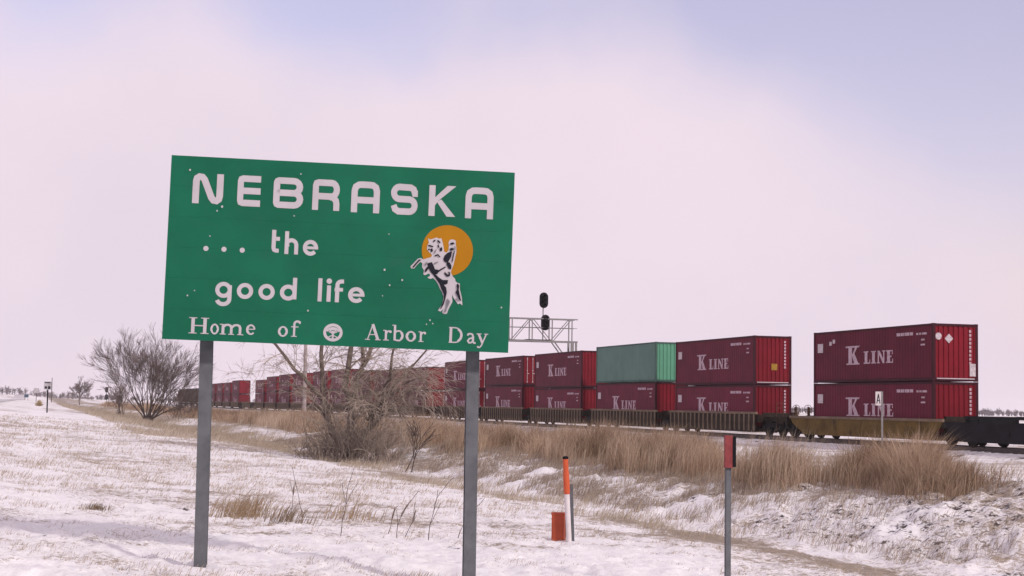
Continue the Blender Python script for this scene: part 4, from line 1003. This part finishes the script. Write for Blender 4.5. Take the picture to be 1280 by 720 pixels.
# ------------------------------------------------------------------ grasses
def blades(name, x, y, h, wdt, lean, lx, ly, col, hh=None):
    n = len(x); z = gz(x, y)-.02
    a = rng.uniform(0, math.pi, n); a = np.where(rng.random(n) < .6, rng.normal(0, .5, n), a)
    cx, sx = np.cos(a)*wdt/2, np.sin(a)*wdt/2
    dx, dy = lx*lean*h, ly*lean*h
    B0 = np.c_[x-cx, y-sx, z]; B1 = np.c_[x+cx, y+sx, z]
    mx, my, mz = x+dx*.35, y+dy*.35, z+h*.58
    M0 = np.c_[mx-cx*.8, my-sx*.8, mz]; M1 = np.c_[mx+cx*.8, my+sx*.8, mz]
    Tp = np.c_[x+dx, y+dy, z+h*np.sqrt(np.clip(1-.45*lean**2, .2, 1))]
    V = np.stack([B0, B1, M0, M1, Tp], 1).reshape(-1, 3); b = (np.arange(n)*5)[:, None]
    col = np.repeat(col, 5, 0)
    return tag(link(name, np_mesh(name, V, [b+np.array([[0, 1, 3, 2]]), b+np.array([[2, 3, 4]])], M['grass'], {'tint': col})), kind='stuff')
def tints(n, a=(.23, .15, .095), b=(.40, .295, .20), g=None):
    t = rng.random(n)[:, None] if g is None else np.clip(g+rng.normal(0, .25, n), 0, 1)[:, None]
    return np.array(a)*(1-t)+np.array(b)*t
def along(s, d): return s-.295*d, d             # profile coordinate and distance -> x, y
# tall grass along the crest of the bank
def tall(n, d0, d1, wscale, s0=15.6, s1=21.0):
    d = np.exp(rng.uniform(np.log(d0), np.log(d1), n)); s = s0+(s1-s0)*rng.beta(1.9, 1.7, n)
    x, y = along(s, d)
    cl = fbm(x*.9, y*.5, .7, 81, 3); cl = np.where(d > 85, .5*cl+.5*fbm(x, y*.5, .22, 82, 2), cl); gate = np.where(d > 85, sst(cl, .40, .58), sst(cl, .30, .60))
    px = 640+2000*x/y
    gap = np.exp(-((px-1028)/42)**2)*.93; edge = 1-sst(px+(fbm(x, y, 1.3, 88, 2)-.5)*90, 1165, 1262)
    low = (1-sst(s, 16.0, 17.6))*(1-np.exp(-((px-1140)/70)**2))
    keep = rng.random(n) < gate*(1-gap)*edge*(1-low*.85)
    keep &= (px < 1268)
    x, y, d, s, cl, px = (v[keep] for v in (x, y, d, s, cl, px)); n = len(x)
    h = (.50+.88*sst(cl, .34, .64))*rng.uniform(.4, 1.2, n)*(.48+.52*sst(s, 15.6, 17.8))*(.5+.5*(1-sst(px, 1150, 1250)))*(1-.17*sst(px, 1040, 1100))*(1-.45*np.exp(-((px-1028)/45)**2)); h *= np.where(s > 18.6, .85, 1)
    wd = (.005+.00013*d)*wscale*rng.uniform(.6, 1.5, n)
    lean = np.abs(rng.normal(.48, .27, n)); a = rng.normal(0, .8, n)+(fbm(x, y, .9, 87, 2)-.5)*9
    return x, y, h, wd, lean, np.cos(a), np.sin(a), tints(n, (.215, .145, .098), (.53, .395, .285), .45+1.6*(fbm(x, y, .6, 85, 3)-.5))
A = [tall(130000, 27, 75, 1.0), tall(52000, 75, 160, 1.1), tall(32000, 160, 420, 1.3)]
blades('tall_dry_grass', *[np.concatenate(v) for v in zip(*A)])
# fine pale stems and seed plumes standing above the mass
d = np.exp(rng.uniform(np.log(27), np.log(130), 26000)); s_ = rng.uniform(16.2, 20.5, 26000); x, y = along(s_, d); cl = fbm(x*.9, y*.5, .7, 81, 3); px = 640+2000*x/y
k = (rng.random(len(x)) < sst(cl, .36, .6)*(1-np.exp(-((px-1028)/42)**2)*.8)*(1-sst(px, 1180, 1262))) & (px < 1262); x, y, d, cl, px = x[k], y[k], d[k], cl[k], px[k]; n = len(x)
h = (.62+.62*sst(cl, .34, .64))*rng.uniform(.7, 1.2, n)*(1-.42*sst(px, 990, 1090))*(.7+.3*(1-sst(px, 1175, 1250)))
st_ = MB()
a_ = rng.normal(0, .9, n); ln = np.abs(rng.normal(.25, .15, n)); wd = .0035+.0001*d
blades('tall_grass_stems', x, y, h, wd, ln, np.cos(a_), np.sin(a_), tints(n, (.36, .27, .195), (.62, .50, .385)))
# low grass of the ditch, the bank and the flat behind the crest
def low(n, d0, d1, s0, s1, hmin, hmax, thr, seed, wscale=1., col=((.29, .235, .18), (.54, .46, .365)), sc=.9):
    d = np.exp(rng.uniform(np.log(d0), np.log(d1), n)); s = rng.uniform(s0, s1, n); x, y = along(s, d)
    ang_ = np.degrees(np.arctan2(x, y)); cl = fbm(x, y, sc, seed, 3)
    keep = (np.abs(ang_) < 20.5) & (rng.random(n) < sst(cl, thr, thr+.16)*(1-.75*sst(s, 12.6, 13.6)*(1-sst(y, 31, 37)))); x, y, d, cl = x[keep], y[keep], d[keep], cl[keep]; n = len(x)
    h = rng.uniform(hmin, hmax, n)*(.6+.8*sst(cl, thr, thr+.3)); wd = (.003+.00013*d)*wscale*rng.uniform(.7, 1.4, n)
    lean = np.abs(rng.normal(.75, .25, n)); a = rng.normal(.15, .7, n)
    return x, y, h, wd, np.clip(lean, 0, 1.2), np.cos(a), np.sin(a), tints(n, *col)
A = [low(80000, 15, 48, -6, 12, .03, .09, .47, 91, 1., sc=1.4), low(60000, 30, 110, -8, 11.5, .06, .15, .44, 92, 1.1, sc=1.2),
     low(16000, 28, 130, 10.8, 13.2, .10, .28, .36, 93), low(34000, 80, 420, 5, 14.5, .14, .42, .42, 94, 1.2, sc=.35),
     low(90000, 24, 90, 13.2, 18.5, .08, .30, .40, 95, 1., ((.19, .155, .13), (.46, .375, .295)), 1.1),
     low(30000, 28, 160, 19, 36, .12, .36, .48, 96, 1.2), low(16000, 90, 400, 14, 38, .25, .6, .45, 97, 1.2)]
blades('short_dry_grass', *[np.concatenate(v) for v in zip(*A)])
# single tufts and weeds that stand out in the foreground
def tuft(name, label, x, y, n, h, wid, leanx, seed, col=((.24, .165, .10), (.42, .32, .21)), cat='grass tuft'):
    global rng
    keep = rng; rng = np.random.default_rng(seed)
    px = x+rng.normal(0, wid, n); py = y+rng.normal(0, wid*1.3, n)
    o = blades(name, px, py, h*rng.uniform(.45, 1.1, n), .008*rng.uniform(.7, 1.4, n), np.clip(rng.normal(.75, .25, n), 0, 1.2), np.full(n, leanx)*rng.uniform(.6, 1.1, n), rng.normal(0, .4, n), tints(n, *col)); rng = keep
    me = o.data; co = np.zeros(len(me.vertices)*3, np.float32); me.vertices.foreach_get('co', co); co = co.reshape(-1, 3)-np.array([x, y, Gz(x, y)], np.float32)
    me.vertices.foreach_set('co', co.ravel()); me.update(); o.location = (x, y, Gz(x, y)); del o['kind']; tag(o, label, cat); return o
tuft('grass_tuft', 'long tan grass tuft blown to the right, just right of the left post', -4.15, 25.2, 330, .52, .28, 1, 1)
tuft('grass_tuft', 'sparse tan tuft right of the big blown tuft in the snow', -3.35, 24.4, 120, .42, .2, 1, 2, ((.15, .11, .08), (.30, .23, .16)))
tuft('grass_tuft', 'small dark tuft in the snow near the left picture edge', -6.2, 24.2, 170, .14, .10, .6, 3, ((.10, .075, .05), (.30, .23, .15)))
tuft('grass_tuft', 'faint tan tuft in mid snow between the two sign posts', -2.55, 26.0, 110, .40, .22, .8, 4)
def weed(label, x, y, h, seed, lean=.1, heads=True):
    rs = random.Random(seed); t = thing('dead_weed', label, 'weed', at_px_free(x, y)); f = []
    branch(f, f, Vector((0, 0, -.03)), Vector((lean, 0, 1)).normalized(), .006, h, 1, 2, rs, 0, .35, 5, 0, (1, 3)); tubes_obj('stalk', [(*s[:6], max(s[6], .004), max(s[7], .003)) for s in f], M['bark'], t, 4)
    if heads:
        e = Vector(f[4][3:6]); d = (e-Vector(f[4][:3])).normalized(); mb = MB(); mb.tube(e-d*.09, e+d*.05, .016, .006, 6); mb.tube(e-d*.14, e-d*.09, .006, .016, 6); part('seed_head', mb, M['brush'], t)
weed('tall thin dead weed, leftmost of the group before the right post', -1.78, 23.6, .42, 1, .25)
weed('stubby dead weed with thick seed head left of the right post', -1.50, 23.4, .40, 2, .12)
weed('bent dead weed in the middle of the weed group', -1.58, 22.9, .48, 3, -.05)
weed('tall bare weed stalk next to the right sign post', -1.12, 22.6, .62, 4, .05, False)
weed('thin upright weed beside the blown tan tuft', -3.28, 25.6, .62, 5, .18, False)
weed('short weed with dark seed head above the tan tuft', -3.65, 27.0, .48, 6, .1)
weed('lone thin stalk in the snow midway between the sign posts', -2.33, 22.4, .60, 7, .14, False)
weed('thin leaning stalk close against the left side of the right post', -.72, 23.0, .5, 8, .3, False)
